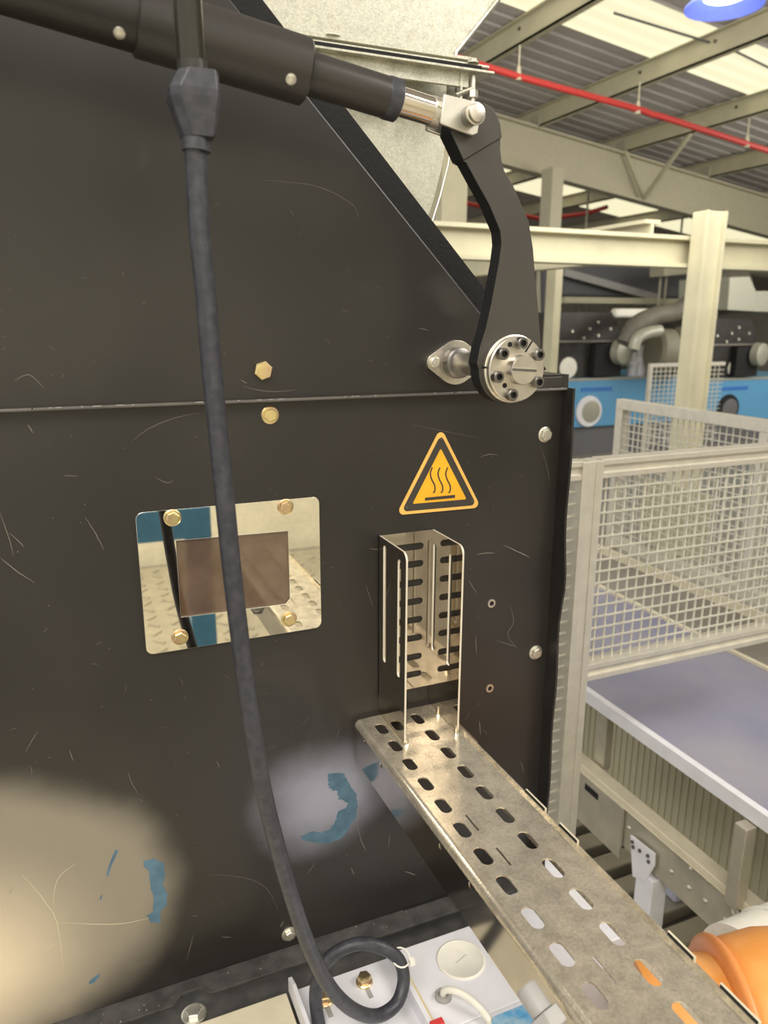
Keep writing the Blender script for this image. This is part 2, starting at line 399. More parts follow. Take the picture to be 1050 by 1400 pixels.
# bottom flange with notch
notch = P(268, 1372, 'z', .896).x
def lg(u, v, w_): return Vector((u, v, .898-w_))
led = [(-1.0, .0), (-1.0, -.031), (notch-.026, -.031), (notch-.019, -.024), (notch-.013, -.018), (notch+.008, -.018), (notch+.014, -.026), (notch+.02, -.031), (.60, -.031), (.60, 0)]
b = B(); b.plate(led, [], .004, lg); wpart('bottom_flange', H, b, 'dusty', bevel=.0008, smooth=False)
b = B()
p0 = P(560, 1241, 'z', .899); b.box(p0.x-.01, p0.x+.10, p0.y-.001, p0.y+.001, .8975, .8985)
wpart('flange_slit', H, b, 'blackedge', smooth=False)

# blue undercoat showing through + scratches
def blob(pts, y=-.0004, jit=.0012, sub=5, name='bare_patch'):
    q = [P(a_, b_, 'y', 0) for a_, b_ in pts]; out = []
    for i in range(len(q)):
        a_ = q[i]; c_ = q[(i+1) % len(q)]
        for k in range(sub):
            t = k/sub; out.append((a_.x+(c_.x-a_.x)*t+random.uniform(-jit, jit), a_.z+(c_.z-a_.z)*t+random.uniform(-jit, jit)))
    b = B(); b.plate(out, [], .0003, XZ(0.0)); return wpart('bare_patch', lp, b, 'blue', smooth=False, label='blue undercoat showing through worn black paint')
blob([(449, 1057), (470, 1056), (476, 1070), (487, 1085), (489, 1100), (486, 1118), (476, 1133), (467, 1147), (452, 1151), (440, 1154), (425, 1150), (412, 1148), (411, 1144), (425, 1136), (440, 1138), (452, 1133), (460, 1120), (462, 1110), (475, 1103), (474, 1096), (463, 1093), (461, 1082), (450, 1078), (448, 1068)])
blob([(197, 1177), (212, 1174), (224, 1180), (226, 1195), (222, 1209), (229, 1224), (228, 1238), (220, 1244), (219, 1262), (207, 1261), (201, 1252), (210, 1246), (210, 1225), (205, 1207), (204, 1192), (196, 1184)], jit=.0009)
blob([(158, 1161), (162, 1163), (152, 1184), (148, 1198), (145, 1196), (150, 1180)], jit=.0003)
blob([(137, 1226), (140, 1222), (139, 1228), (136, 1231)], jit=.0002)
blob([(121, 1343), (128, 1336), (136, 1331), (136, 1335), (130, 1342), (123, 1346)], jit=.0004)
def ribbon(b, pts, wd, y=-.0003):
    for i in range(len(pts)-1):
        a_ = pts[i]; c_ = pts[i+1]; d = Vector((c_.x-a_.x, 0, c_.z-a_.z))
        if d.length < 1e-6: continue
        n_ = Vector((-d.z, 0, d.x)).normalized(); f0 = .25+.75*math.sin(math.pi*(i+.0)/(len(pts)-1)); f1 = .25+.75*math.sin(math.pi*(i+1.)/(len(pts)-1))
        A = Vector((a_.x, y, a_.z)); C_ = Vector((c_.x, y, c_.z))
        b.add([A-n_*wd*f0, C_-n_*wd*f1, C_+n_*wd*f1, A+n_*wd*f0], [(0, 1, 2, 3)])
sc_lo = B(); sc_hi = B(); sc_br = B()
def scr(b, pxs, wd, y0=0):
    wd *= .62
    q = cat_rom([P(a_, b_, 'y', 0) for a_, b_ in pxs], 6)
    q = [Vector((p.x+random.uniform(-.0003, .0003), 0, p.z+random.uniform(-.0003, .0003))) for p in q]
    ribbon(b, q, wd, y0-.0004)
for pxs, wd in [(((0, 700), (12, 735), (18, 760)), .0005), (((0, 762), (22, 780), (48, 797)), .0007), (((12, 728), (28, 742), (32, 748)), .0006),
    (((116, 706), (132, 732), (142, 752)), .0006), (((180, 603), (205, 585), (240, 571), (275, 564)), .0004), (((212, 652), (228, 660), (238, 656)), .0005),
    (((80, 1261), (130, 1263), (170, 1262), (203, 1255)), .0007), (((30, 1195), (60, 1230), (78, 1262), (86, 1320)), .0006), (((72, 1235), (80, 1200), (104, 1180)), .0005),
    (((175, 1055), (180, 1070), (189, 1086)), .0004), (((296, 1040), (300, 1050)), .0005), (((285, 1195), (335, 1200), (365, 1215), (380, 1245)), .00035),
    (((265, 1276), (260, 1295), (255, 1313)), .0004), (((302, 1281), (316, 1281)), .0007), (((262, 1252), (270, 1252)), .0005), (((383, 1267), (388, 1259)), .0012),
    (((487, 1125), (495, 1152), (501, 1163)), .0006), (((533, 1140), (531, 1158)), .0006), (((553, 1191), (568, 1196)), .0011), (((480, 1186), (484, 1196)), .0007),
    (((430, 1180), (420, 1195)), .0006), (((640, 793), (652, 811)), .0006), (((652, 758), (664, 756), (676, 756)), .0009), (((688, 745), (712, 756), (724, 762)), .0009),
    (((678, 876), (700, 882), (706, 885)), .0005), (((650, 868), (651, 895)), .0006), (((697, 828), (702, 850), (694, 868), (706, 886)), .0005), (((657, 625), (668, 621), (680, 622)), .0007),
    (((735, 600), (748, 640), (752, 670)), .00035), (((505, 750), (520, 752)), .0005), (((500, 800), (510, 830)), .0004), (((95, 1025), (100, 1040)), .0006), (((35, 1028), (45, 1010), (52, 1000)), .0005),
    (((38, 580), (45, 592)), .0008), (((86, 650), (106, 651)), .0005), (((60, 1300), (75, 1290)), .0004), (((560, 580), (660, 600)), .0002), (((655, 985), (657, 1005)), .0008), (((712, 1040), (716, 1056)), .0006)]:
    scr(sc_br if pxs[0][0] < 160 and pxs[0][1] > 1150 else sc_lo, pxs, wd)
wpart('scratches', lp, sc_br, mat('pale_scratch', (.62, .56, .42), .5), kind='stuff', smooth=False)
for i in range(45):
    x = random.uniform(-10, 740); y = random.uniform(590, 1260); dx = random.uniform(-12, 12); dy = random.uniform(-10, 14)
    scr(sc_lo, ((x, y), (x+dx*.5+2, y+dy*.5), (x+dx, y+dy)), random.choice((.00015, .0002, .0003)))
for i in range(120):
    p = P(random.uniform(0, 740), random.uniform(590, 1290), 'y', 0); r_ = random.uniform(.0002, .0007)
    sc_lo.add([(p.x+dx*r_, -.0004, p.z+dz*r_) for dx, dz in ((-1, -.6), (.7, -1), (1.1, .5), (-.2, 1))], [(0, 1, 2, 3)])
wpart('scratches', lp, sc_lo, 'scratch', kind='stuff', smooth=False)
for pxs, wd in [(((357, 247), (430, 255), (480, 280), (488, 300)), .00025), (((20, 520), (40, 512), (60, 530)), .0005), (((330, 528), (370, 535), (405, 532)), .0004), (((328, 519), (337, 524)), .0007), (((570, 448), (585, 452)), .0004)]:
    scr(sc_hi, pxs, wd, -.003)
for i in range(26):
    x = random.uniform(-10, 560); y = random.uniform(max(200, x-120), 530); dx = random.uniform(-9, 9); dy = random.uniform(-8, 8)
    scr(sc_hi, ((x, y), (x+dx*.5+1, y+dy*.5), (x+dx, y+dy)), random.choice((.00012, .0002)), -.003)
wpart('scratches', [c for c in H.children if c.name.startswith('upper_panel')][0], sc_hi, 'scratch', kind='stuff', smooth=False)
b = B()
for i in range(60):
    x = random.uniform(-.5, .58); r_ = random.uniform(.0008, .004)
    b.box(x-r_, x+r_, -.0113, -.0107, 1.6162-.0006, 1.6168)
wpart('chipped_edge', [c for c in H.children if c.name.startswith('seam_lip')][0], b, 'dust', kind='stuff', smooth=False)

# base frame under the housing
BF = thing('base_frame', 'black speckled steel base rail below the housing, with one large bolt', 'frame', (0, -.05, .80))
b = B(); b.box(-1.0, .55, -.0672, .02, .856, .866); b.box(-1.0, .55, -.035, .02, .80, .8559); wpart('rail', BF, b, 'dusty', smooth=False, bevel=.001)
p = P(265, 1382, 'z', .872)
p.z = .866; hex_bolt('hex_bolt', BF, p, (0, 0, 1), .0155, .0105, .008, 'zbolt', 'large bright bolt in a washer')
b = B()
for i in range(70):
    x = random.uniform(-.2, .5); y = random.uniform(-.066, -.036); r_ = random.uniform(.0003, .0012)
    b.box(x-r_, x+r_, y-r_, y+r_, .8661, .8664)
for i in range(40):
    x = random.uniform(-.2, .5); y = random.uniform(-.03, -.002); r_ = random.uniform(.0003, .001)
    b.box(x-r_, x+r_, y-r_, y+r_, .8981, .8983)
wpart('paint_flecks', BF, b, 'dust', kind='stuff', smooth=False)

# ================================================================== INSPECTION WINDOW
W = thing('inspection_window', 'polished steel frame round a brown sight glass, behind the black cable', 'window', (.1595, 0, 1.343))
b = B(); b.plate(rrect(.0592, .2600, 1.3432, 1.5038, .008), [[(.0985, 1.3815), (.2165, 1.3793), (.2219, 1.3855), (.2219, 1.4665), (.0985, 1.4692)]], .003, XZ(-.0006))
wpart('frame_plate', W, b, 'mirror', bevel=.0006)
b = B(); b.box(.094, .2265, -.0012, -.0002, 1.377, 1.472); wpart('sight_glass', W, b, 'glass', smooth=False)
for (px, py) in ((236.5, 709), (391.5, 694), (246.5, 873), (396.5, 848)):
    p = P(px, py, 'y', -.008); hex_bolt('hex_bolt', W, (p.x, -.0036, p.z), (0, -1, 0), .0093, .0072, .0055, 'gold')

# ================================================================== WARNING SIGN
T = [P(602, 588, 'y', 0), P(544, 702, 'y', 0), P(654, 692, 'y', 0)]
T = [(t.x, t.z) for t in T]; cx = sum(t[0] for t in T)/3; cz = sum(t[1] for t in T)/3
def rtri(pts, k, r, n=6):
    q = [(cx+(x-cx)*k, cz+(z-cz)*k) for x, z in pts]; out = []
    for i in range(3):
        p = Vector(q[i]); a_ = (Vector(q[i-1])-p).normalized(); c_ = (Vector(q[(i+1) % 3])-p).normalized()
        half = math.acos(max(-1, min(1, a_.dot(c_))))/2; bis = (a_+c_).normalized(); cen = p+bis*(r/math.sin(half))
        s0 = cen-p; t0 = p+a_*(r/math.tan(half)); t1 = p+c_*(r/math.tan(half))
        A0 = math.atan2(t0.y-cen.y, t0.x-cen.x); A1 = math.atan2(t1.y-cen.y, t1.x-cen.x)
        d = (A1-A0+math.pi) % (2*math.pi)-math.pi
        out += [(cen.x+r*math.cos(A0+d*j/n), cen.y+r*math.sin(A0+d*j/n)) for j in range(n+1)]
    return out
G = thing('warning_sign', 'yellow triangular hot-surface warning sign with three wavy heat lines', 'sign', (cx, 0, T[1][1]))
b = B(); b.plate(rtri(T, 1.055, .006), [], .0015, XZ(-.0003)); wpart('sign_plate', G, b, 'yellowedge', bevel=.0004)
b = B(); b.plate(rtri(T, .93, .0045), [rtri(T, .67, .0012, 3)], .0003, XZ(-.0018)); wpart('black_border', G, b, 'print', smooth=False)
b = B(); b.plate(rtri(T, .67, .0012, 3), [], .0002, XZ(-.0018)); wpart('yellow_field', G, b, 'yellow', smooth=False)
def wavy(px0):
    pts = [(px0, 639), (px0-2.6, 647), (px0-1, 655), (px0+3, 663), (px0+3.6, 670), (px0+1.3, 674)]
    q = cat_rom([P(a_, b_, 'y', -.002) for a_, b_ in pts], 6); b = B()
    L_ = []; R_ = []
    for i, p in enumerate(q):
        t = (q[min(i+1, len(q)-1)]-q[max(i-1, 0)]).normalized(); n_ = Vector((-t.z, 0, t.x))*.0009
        L_.append((p.x+n_.x, p.z+n_.z)); R_.append((p.x-n_.x, p.z-n_.z))
    b.plate(L_+R_[::-1], [], .0003, XZ(-.0020)); return b
for x_ in (591, 601.5, 612): wpart('heat_line', G, wavy(x_), 'print', smooth=False)
a_ = P(581, 682, 'y', -.002); c_ = P(622, 678, 'y', -.002)
b = B(); b.box(a_.x, c_.x, -.0024, -.0020, a_.z-.0022, a_.z+.0014); wpart('hot_plate_bar', G, b, 'print', smooth=False)
for (px, py) in ((603.5, 599.5), (555.5, 693.5), (645.5, 685)):
    p = P(px, py, 'y', -.002); b = B(); b.cyl((p.x, -.0021, p.z), (p.x, -.0026, p.z), .0016, n=12); b.cyl((p.x, -.0026, p.z), (p.x, -.0029, p.z), .0008, n=8, mi=1)
    wpart('rivet', G, b, ['darksteel', 'print'])

# ================================================================== VERTICAL CABLE TRAY
VX0, VX1, VD, VZ1, VZ0 = .3345, .4080, .080, 1.4485, 1.2135
V = thing('vertical_cable_tray', 'upright shiny slotted steel cable tray fixed under the warning sign', 'cable tray', ((VX0+VX1)/2, -.04, VZ0))
zs = [P(577, yy, 'y', -.002).z for yy in (745.8, 769.5, 795, 820.5, 845.5, 870, 895.5, 919)]
holes = [slot((.353+.394)/2, z, .041, .0085) for z in zs]
b = B(); b.plate([(VX0, 1.238), (VX1, 1.238), (VX1, VZ1), (VX0, VZ1)], holes, .0015, XZ(-.001)); wpart('back_panel', V, b, 'trayv', smooth=False)
b = B()
for z in zs: b.box(.350, .397, -.0008, -.0004, z-.006, z+.006)
def wall(x0, slots_):
    r = .010
    out = [(-.001, VZ0), (-.001, VZ1)]+[(-VD+r-r*math.sin(math.radians(a)), VZ1-r+r*math.cos(math.radians(a))) for a in (0, 18, 36, 54, 72, 90)]+[(-VD, VZ0)]
    b = B(); b.plate(out, [slot(y, (za+zb)/2, .0085, abs(za-zb)) for (y, za, zb) in slots_], .0024, YZ(x0), edge=1); return b
def yz(x0, px, py): p = P(px, py, 'x', x0); return p
A1 = yz(VX0, 526, 746); A2 = yz(VX0, 526, 906); B1 = yz(VX0, 546, 765); B2 = yz(VX0, 546, 927)
wpart('side_wall', V, wall(VX0, [(A1.y, A1.z, A2.z), (B1.y, B1.z, B2.z)]), ['trayv', 'edge'], smooth=False)
A1 = yz(VX1, 597, 743); A2 = yz(VX1, 597, 892); B1 = yz(VX1, 619, 757); B2 = yz(VX1, 619, 913)
wpart('side_wall', V, wall(VX1-.0024, [(A1.y, A1.z, A2.z), (B1.y, B1.z, B2.z)]), ['trayv', 'edge'], smooth=False)
for (x, y) in ((VX0+.003, -.03), (VX0+.004, -.078), (VX1-.003, -.03), (VX1-.0035, -.079)):
    b = B(); b.lathe((x, y, VZ0-.001), (0, 0, 1), [(0, .0030), (.004, .0026), (.009, .0012)], 8); wpart('bent_tab', V, b, 'chrome')

# ================================================================== HORIZONTAL CABLE TRAY
TX0, TX1, TZ, TY0, TY1 = .3005, .4130, 1.212, -.006, -.80
TL = thing('horizontal_cable_tray', 'long dusty galvanised cable tray with two rows of slots running towards the viewer', 'cable tray', ((TX0+TX1)/2, -.3, TZ-.048))
holes = []
for k in range(0, 18):
    y = -.0373-.0408*k
    if y > -.79: holes.append(slot(.3240, y, .0125, .0255))
    y2 = -.0325-.0412*k
    if y2 > -.79: holes.append(slot(.3750, y2, .0125, .0265))
holes.append(slot(.3495, -.0335, .011, .024))
for (px, py) in ((645, 1124), (688, 1170), (826, 1325)):
    p = P(px, py, 'z', TZ); holes.append(slot(p.x, p.y, .0022, .028, 3))
b = B(); b.plate([(TX0+.008, TY1), (TX1, TY1), (TX1, TY0), (TX0+.008, TY0)], holes, .0016, XY(TZ)); wpart('top_panel', TL, b, 'tray', smooth=False)
# rounded shoulder + left side wall with round holes
b = B(); n_ = 6
vs = []; fs = []
pr = [(TX0+.008-.008*math.sin(math.radians(90*i/n_)), TZ-.008+.008*math.cos(math.radians(90*i/n_))) for i in range(n_+1)]
pr += [(x+.0016, z) for x, z in reversed([(TX0+.0064, TZ-.0016), (TX0, TZ-.008)])]
for y in (TY0, TY1):
    for x, z in pr: vs.append((x, y, z))
m_ = len(pr)
for i in range(m_-1): fs.append((i, i+1, m_+i+1, m_+i))
b.add(vs, fs); wpart('rolled_edge', TL, b, 'tray')
zb = P(485, 1036, 'x', TX0).z
hs = []
for (px, py) in ((499, 1014), (521, 1046), (602, 1158), (643, 1211)):
    p = P(px, py, 'x', TX0); hs.append((p.y, p.z))
b = B(); b.plate([(TY0, zb), (TY0, TZ-.008), (TY1, TZ-.008), (TY1, zb)], [circ(y, z, .0035, 14) for y, z in hs], .0014, YZ(TX0)); wpart('side_wall', TL, b, mat('dull_tray_side', (.58, .55, .52), .10, 1.), smooth=False)
b = B(); b.box(TX0, TX0+.012, TY1, TY0, zb-.0015, zb); wpart('bottom_return', TL, b, 'trayv', smooth=False)
b = B(); b.box(TX1-.0012, TX1+.0002, TY1, TY0, TZ-.045, TZ+.0035); wpart('side_wall', TL, b, 'tray', smooth=False)
for (pa, pb_) in (((720, 1083), (747, 1111)), ((766, 1131), (791, 1158)), ((914, 1279), (951, 1314)), ((986, 1347), (1040, 1402))):
    a_ = P(*pa, 'x', TX1+.002); c_ = P(*pb_, 'x', TX1+.002); b = B()
    b.box(TX1+.0004, TX1+.0022, c_.y, a_.y, TZ-.004, TZ+.0060); b.box(TX1-.0006, TX1+.0003, c_.y+.001, a_.y-.001, TZ+.0006, TZ+.0058, mi=1)
    wpart('edge_clip', TL, b, ['cream', 'blackedge'], smooth=False, label='cream edge clip with dark inner face')
# hidden reddish stub tray beside it, under the upright tray
b = B(); b.box(.4145, .424, -.10, -.004, TZ-.012, TZ-.006)
tag(ob('tray_stub', b, mat('rusty_brown_strip', (.16, .11, .08), .5), smooth=False, bevel=.001), 'narrow brownish metal strip along the right edge of the horizontal tray at the panel', 'metal strip')

# ================================================================== PIVOT SHAFT, LEVER ARM, HUB
SX, SZ = .4290, 1.6507
BR = thing('shaft_bearing', 'bare metal oval bearing flange with short shaft on the black panel', 'bearing', (SX, 0, SZ))
def hull(pts):
    pts = sorted(set(pts)); lo = []; hi = []
    cr2 = lambda o_, a, b: (a[0]-o_[0])*(b[1]-o_[1])-(a[1]-o_[1])*(b[0]-o_[0])
    for p in pts:
        while len(lo) >= 2 and cr2(lo[-2], lo[-1], p) <= 0: lo.pop()
        lo.append(p)
    for p in reversed(pts):
        while len(hi) >= 2 and cr2(hi[-2], hi[-1], p) <= 0: hi.pop()
        hi.append(p)
    return lo[:-1]+hi[:-1]
lobe = P(592, 495, 'y', -.006)
fx = lobe.x; fz = lobe.z
outl = hull(circ(SX, SZ, .0255, 40)+circ(fx, fz, .0095, 24)+circ(2*SX-fx, 2*SZ-fz, .0095, 24))
b = B(); b.plate(outl, [], .007, XZ(-.003)); wpart('oval_flange', BR, b, 'steel', bevel=.001)
b = B(); b.lathe((SX, -.010, SZ), (0, -1, 0), [(0, .0185), (.010, .0175), (.012, .0150)], 30); wpart('collar', BR, b, 'darksteel')
b = B(); b.cyl((SX, -.01, SZ), (SX, -.107, SZ), .0128, n=30); wpart('shaft', BR, b, 'steel')
for s_ in (0, 1):
    q = (fx, fz) if s_ == 0 else (2*SX-fx, 2*SZ-fz)
    b = B(); b.lathe((q[0], -.010, q[1]), (0, -1, 0), [(0, .0062), (.003, .0062), (.004, .005)], 20); b.cyl((q[0], -.014, q[1]), (q[0], -.0145, q[1]), .003, n=6)
    wpart('screw', BR, b, 'zbolt')

AR = thing('lever_arm', 'bent dark grey steel lever arm between actuator clevis and bolted hub', 'lever', (SX, -.116, SZ))
YF = -.125
fr = lambda px, py: (lambda p: (p.x, p.z))(P(px, py, 'y', YF))
left = [(664, 450), (671.5, 416), (682, 360), (685.5, 333), (684, 316), (669, 280), (650, 246), (637, 222), (632.5, 220)]
right = [(684.5, 188), (684, 203), (686, 220), (690, 234), (701, 252), (713, 280), (723, 302), (729, 340), (732, 380), (735.5, 416), (738, 450), (739.5, 470)]
SF = .0365
botc = [(SX+SF*math.cos(math.radians(a)), SZ+SF*math.sin(math.radians(a))) for a in range(0, -181, -12)]
out = [fr(*q) for q in right]+botc+[fr(*q) for q in [(652, 497), (656, 475)]+left]
b = B(); b.plate(out[::-1], [], .018, lambda u, v, w_: Vector((u, YF+w_, v)), mi=0, edge=1); wpart('arm_plate', AR, b, ['arm', 'blackedge'], smooth=False, bevel=.0006)
top = [(633, 219.5), (615, 181), (617, 165), (624, 150), (637, 142), (650, 140.5), (662, 141.5), (672, 148), (679, 158), (683, 170), (685.5, 188)]
tp = [fr(*q) for q in top]
b = B(); b.plate(tp, [], .022, lambda u, v, w_: Vector((u, YF-.0015+w_, v)), edge=1); wpart('arm_end_plate', AR, b, ['arm', 'blackedge'], smooth=False, bevel=.0008)
# locking hub
HB = thing('locking_hub', 'round bare steel clamping hub with six socket screws on the lever arm', 'hub', (SX, -.13, SZ))
HX, HZ = .4305, 1.6505
b = B(); b.lathe((HX, -.1255, HZ), (0, -1, 0), [(0, .0345), (.0045, .0345), (.005, .0338)], 48); wpart('rear_ring', HB, b, 'steel')
b = B(); b.lathe((HX, -.131, HZ), (0, -1, 0), [(0, .0330), (.005, .0330), (.006, .0320)], 48); wpart('front_ring', HB, b, 'steel')
b = B(); b.lathe((HX+.0008, -.137, HZ), (0, -1, 0), [(0, .0150), (.011, .0150), (.012, .0142)], 40); cap = wpart('shaft_end', HB, b, 'steel', label='slotted shaft end')
b = B(); b.box(HX-.0135, HX+.015, -.1495, -.1488, HZ-.0012, HZ+.0012, rot=Matrix.Rotation(math.radians(4), 3, 'Y')); b.box(HX-.0135, HX+.015, -.1496, -.1488, HZ+.0012, HZ+.0022, mi=1, rot=Matrix.Rotation(math.radians(4), 3, 'Y'))
wpart('slot', cap, b, ['darksteel', 'zbolt'], smooth=False)
for (px, py) in ((716, 467.5), (738, 486), (732.5, 519), (705, 532), (685, 515), (689, 483)):
    p = P(px, py, 'y', -.145); dx = p.x-HX; dz = p.z-HZ; k = .0262/math.hypot(dx, dz); x = HX+dx*k; z = HZ+dz*k
    b = B(); b.lathe((x, -.137, z), (0, -1, 0), [(0, .0060), (.0072, .0060), (.008, .0052), (.008, .0034), (.0045, .0032)], 20); b.cyl((x, -.1419, z), (x, -.1421, z), .0031, n=6, mi=1)
    wpart('socket_screw', HB, b, ['darksteel', 'blackedge'], ang=30)
for (px, py) in ((697, 471), (730, 502), (690, 527)):
    p = P(px, py, 'y', -.137); b = B(); b.cyl((p.x, -.1370, p.z), (p.x, -.1374, p.z), .0026, n=14); wpart('threaded_hole', HB, b, 'blackedge')
p = P(723, 473, 'y', -.137); b = B(); b.box(p.x-.0007, p.x+.0007, -.1376, -.1365, p.z-.007, p.z+.006, rot=Matrix.Rotation(math.radians(35), 3, 'Y')); wpart('ring_slit', HB, b, 'blackedge', smooth=False)
b = B(); b.box(HX-.0350, HX-.0290, -.1306, -.1262, HZ+.0012, HZ+.0032); wpart('ring_slit', HB, b, 'blackedge', smooth=False)

# ================================================================== ACTUATOR
YA = -.118
pin = P(645, 158, 'y', YA-.02); pin.y = YA
ra = P(545, 110, 'y', YA); rb_ = P(540, 165, 'y', YA); mid = (ra+rb_)/2
oa = P(433, 55, 'y', YA); obb = P(404, 143, 'y', YA); omid = (oa+obb)/2
ax = (omid-pin).normalized(); AX = ax
L_in = (mid-pin).length; L_out = (omid-pin).length
A = thing('linear_actuator', 'thick black tubular actuator with polished rod reaching the lever arm', 'actuator', pin)
at_ = lambda t: pin+ax*t
R0 = .0262; R1 = .0172
b = B(); b.lathe(at_(L_out), ax, [(0, R0-.002), (.002, R0), (.137, R0), (.1385, R0-.002)], 56); outer_t = wpart('outer_tube', A, b, 'tubeb')
b = B(); b.lathe(at_(L_out+.137), ax, [(0, R0-.003), (.30, R0-.003)], 48); wpart('motor_casing', A, b, 'black')
b = B(); b.lathe(at_(L_in), ax, [(0, R1+.0006), (.0105, R1+.0006), (.012, R1)], 48); wpart('end_cap', A, b, 'rubber')
b = B(); b.cyl(at_(L_in+.012), at_(L_out+.004), R1, n=48); wpart('inner_tube', A, b, 'tubeb')
b = B(); b.lathe(at_(L_in), -ax, [(0, R1-.001), (.002, R1-.003)], 40); wpart('scraper_seal', A, b, 'grey')
b = B(); b.cyl(at_(L_in+.002), at_(.030), .0123, n=40); wpart('rod', A, b, 'chrome')
b = B(); b.lathe(at_(.033), -ax, [(0, .0130), (.008, .0130)], 40); b.cyl(at_(.029)+Vector((0, -.0115, .003)), at_(.029)+Vector((0, -.0145, .003)), .0022, n=10); wpart('hose_clamp', A, b, 'zbolt')
# clevis: two cheeks + screws
def cheek(y0):
    up_ = Vector((-ax.z, 0, ax.x));
    if up_.z < 0: up_ = -up_
    pts = [at_(.028)+up_*.0125, at_(.028)-up_*.0125, at_(-.006)-up_*.0145, at_(-.012)-up_*.011, at_(-.0125)+up_*.0115, at_(-.007)+up_*.0145]
    b = B(); b.plate([(p.x, p.z) for p in pts], [], .0045, XZ(y0)); return b
wpart('clevis_cheek', A, cheek(YA-.0105), 'zbolt', bevel=.001); wpart('clevis_cheek', A, cheek(YA+.0165), 'zbolt', bevel=.001)
b = B(); b.lathe(pin+Vector((0, -.015, 0)), (0, -1, 0), [(0, .0088), (.010, .0088), (.0105, .0080)], 30); wpart('pivot_bushing', A, b, 'darksteel')
b = B(); b.lathe(pin+Vector((0, -.0258, 0)), (0, -1, 0), [(0, .0096), (.0022, .0096), (.0024, .0085), (.0055, .0078), (.006, .0070)], 30); wpart('pivot_pin_head', A, b, 'steel')
b = B(); b.cyl(pin+Vector((0, .03, 0)), pin+Vector((0, -.016, 0)), .006, n=16); wpart('pivot_pin', A, b, 'steel')
for q, (px, py) in enumerate(((398, 109), (163, 57))):
    p = P(px, py, 'y', YA-.022); t = (p-pin).dot(ax); c0 = at_(t); d = (CAM-c0).normalized(); n0 = Vector((p.x-c0.x, -.022, p.z-c0.z)); n0 = (n0-ax*n0.dot(ax)).normalized()
    rr = R0 if q == 0 else R0-.003
    b = B(); b.lathe(c0+n0*(rr-.001), n0, [(0, .0048), (.0022, .0045), (.0032, .0028)], 20); b.box(-1e-4, 1e-4, -1e-4, 1e-4, 0, 1e-4) if False else None
    wpart('grub_screw', A, b, 'zbolt')
b = B()
for (px, py, w_, h_) in ((303, 84, .0016, .0042), (326, 91, .0009, .002), (442, 109, .002, .001), (448, 118, .0012, .0012)):
    p = P(px, py, 'y', YA-R0-.001); b.box(p.x-w_/2, p.x+w_/2, YA-.0245, YA-.0235, p.z-h_/2, p.z+h_/2)

# ================================================================== POWER CABLE
YC = -.24
Cb = thing('power_cable', 'thick black rubber cable hanging from the top and looping over the white bracket', 'cable', P(430, 1330, 'y', -.17))
path = [(267, 205, YC), (270, 260, YC), (273, 320, YC), (281, 400, YC), (289, 500, YC), (299, 600, YC), (309, 700, YC-.002), (317, 780, YC-.002), (329, 880, YC), (343, 980, YC), (360, 1080, YC), (377, 1150, -.235), (397, 1220, -.225), (421, 1290, -.210), (450, 1348, -.195), (482, 1380, -.182), (515, 1389, -.172), (542, 1372, -.162), (552, 1340, -.150), (545, 1312, -.140), (524, 1296, -.132), (495, 1290, -.125), (467, 1298, -.120), (444, 1317, -.116), (433, 1345, -.114), (432, 1375, -.120), (440, 1420, -.135)]
pts = cat_rom([P(a_, b_, 'y', y_) for a_, b_, y_ in path], 7)
b = B(); b.tube(pts, lambda t: .00745 if t < .55 else .0076, 18); wpart('cable_jacket', Cb, b, 'rubber', ang=80)
ptop = [P(252, -60, 'y', YC), P(256, 0, 'y', YC), P(263, 98, 'y', YC)]
b = B(); b.tube(cat_rom(ptop, 8), .0092, 24); cdt = wpart('conduit', Cb, b, 'gloss', ang=80)
b = B(); q0 = P(262, 85, 'y', YC); q1 = P(264, 100, 'y', YC); b.cyl(q0, q1, .0100, n=24); wpart('conduit_ferrule', Cb, b, 'tubeb')
# wedge shaped strain relief block
a0 = P(264, 97, 'y', YC); a1 = P(269, 190, 'y', YC); wv = (a1-a0); sx = Vector((1, 0, 0)); sy = Vector((0, 1, 0))
prof = [(.00, -.008, .0145), (.02, -.0105, .015), (.30, -.0170, .0155), (.42, -.0170, .0155), (.95, -.0100, .0120), (1.0, -.009, .011)]
vs = []; fs = []
for t, xl, xr_ in prof:
    c0 = a0+wv*t; dep = .0125 if .02 < t < .9 else .010
    for (x, y) in ((xl, -dep*.5), (xl+.006, -dep), (xr_-.002, -dep), (xr_, -dep*.7), (xr_, dep), (xl, dep)): vs.append(c0+sx*x+sy*y)
n_ = 6
for j in range(len(prof)-1):
    for k in range(n_): fs.append((j*n_+k, j*n_+(k+1) % n_, (j+1)*n_+(k+1) % n_, (j+1)*n_+k))
fs += [tuple(range(n_))[::-1], tuple((len(prof)-1)*n_+k for k in range(n_))]
b = B().add(vs, fs); wpart('strain_relief_block', Cb, b, 'rubber', bevel=.001, smooth=False)
b = B(); q0 = P(268, 190, 'y', YC); q1 = P(268, 207, 'y', YC); b.lathe(q0, q1-q0, [(0, .0094), ((q1-q0).length, .0098)], 28); wpart('gland_ring', Cb, b, 'rubber')
# cable tie
q = P(548, 1309, 'y', -.14); b = B()
b.tube([q+Vector((.0105*math.cos(a), .0105*math.sin(a), .004*math.sin(a))) for a in [i*math.pi/8 for i in range(17)]], .0011, 6); b.box(q.x+.006, q.x+.012, q.y-.014, q.y-.008, q.z-.003, q.z+.004)
tag(ob('cable_tie', b, 'wplastic'), 'white plastic tie holding the cable loop to the bracket', 'cable tie')

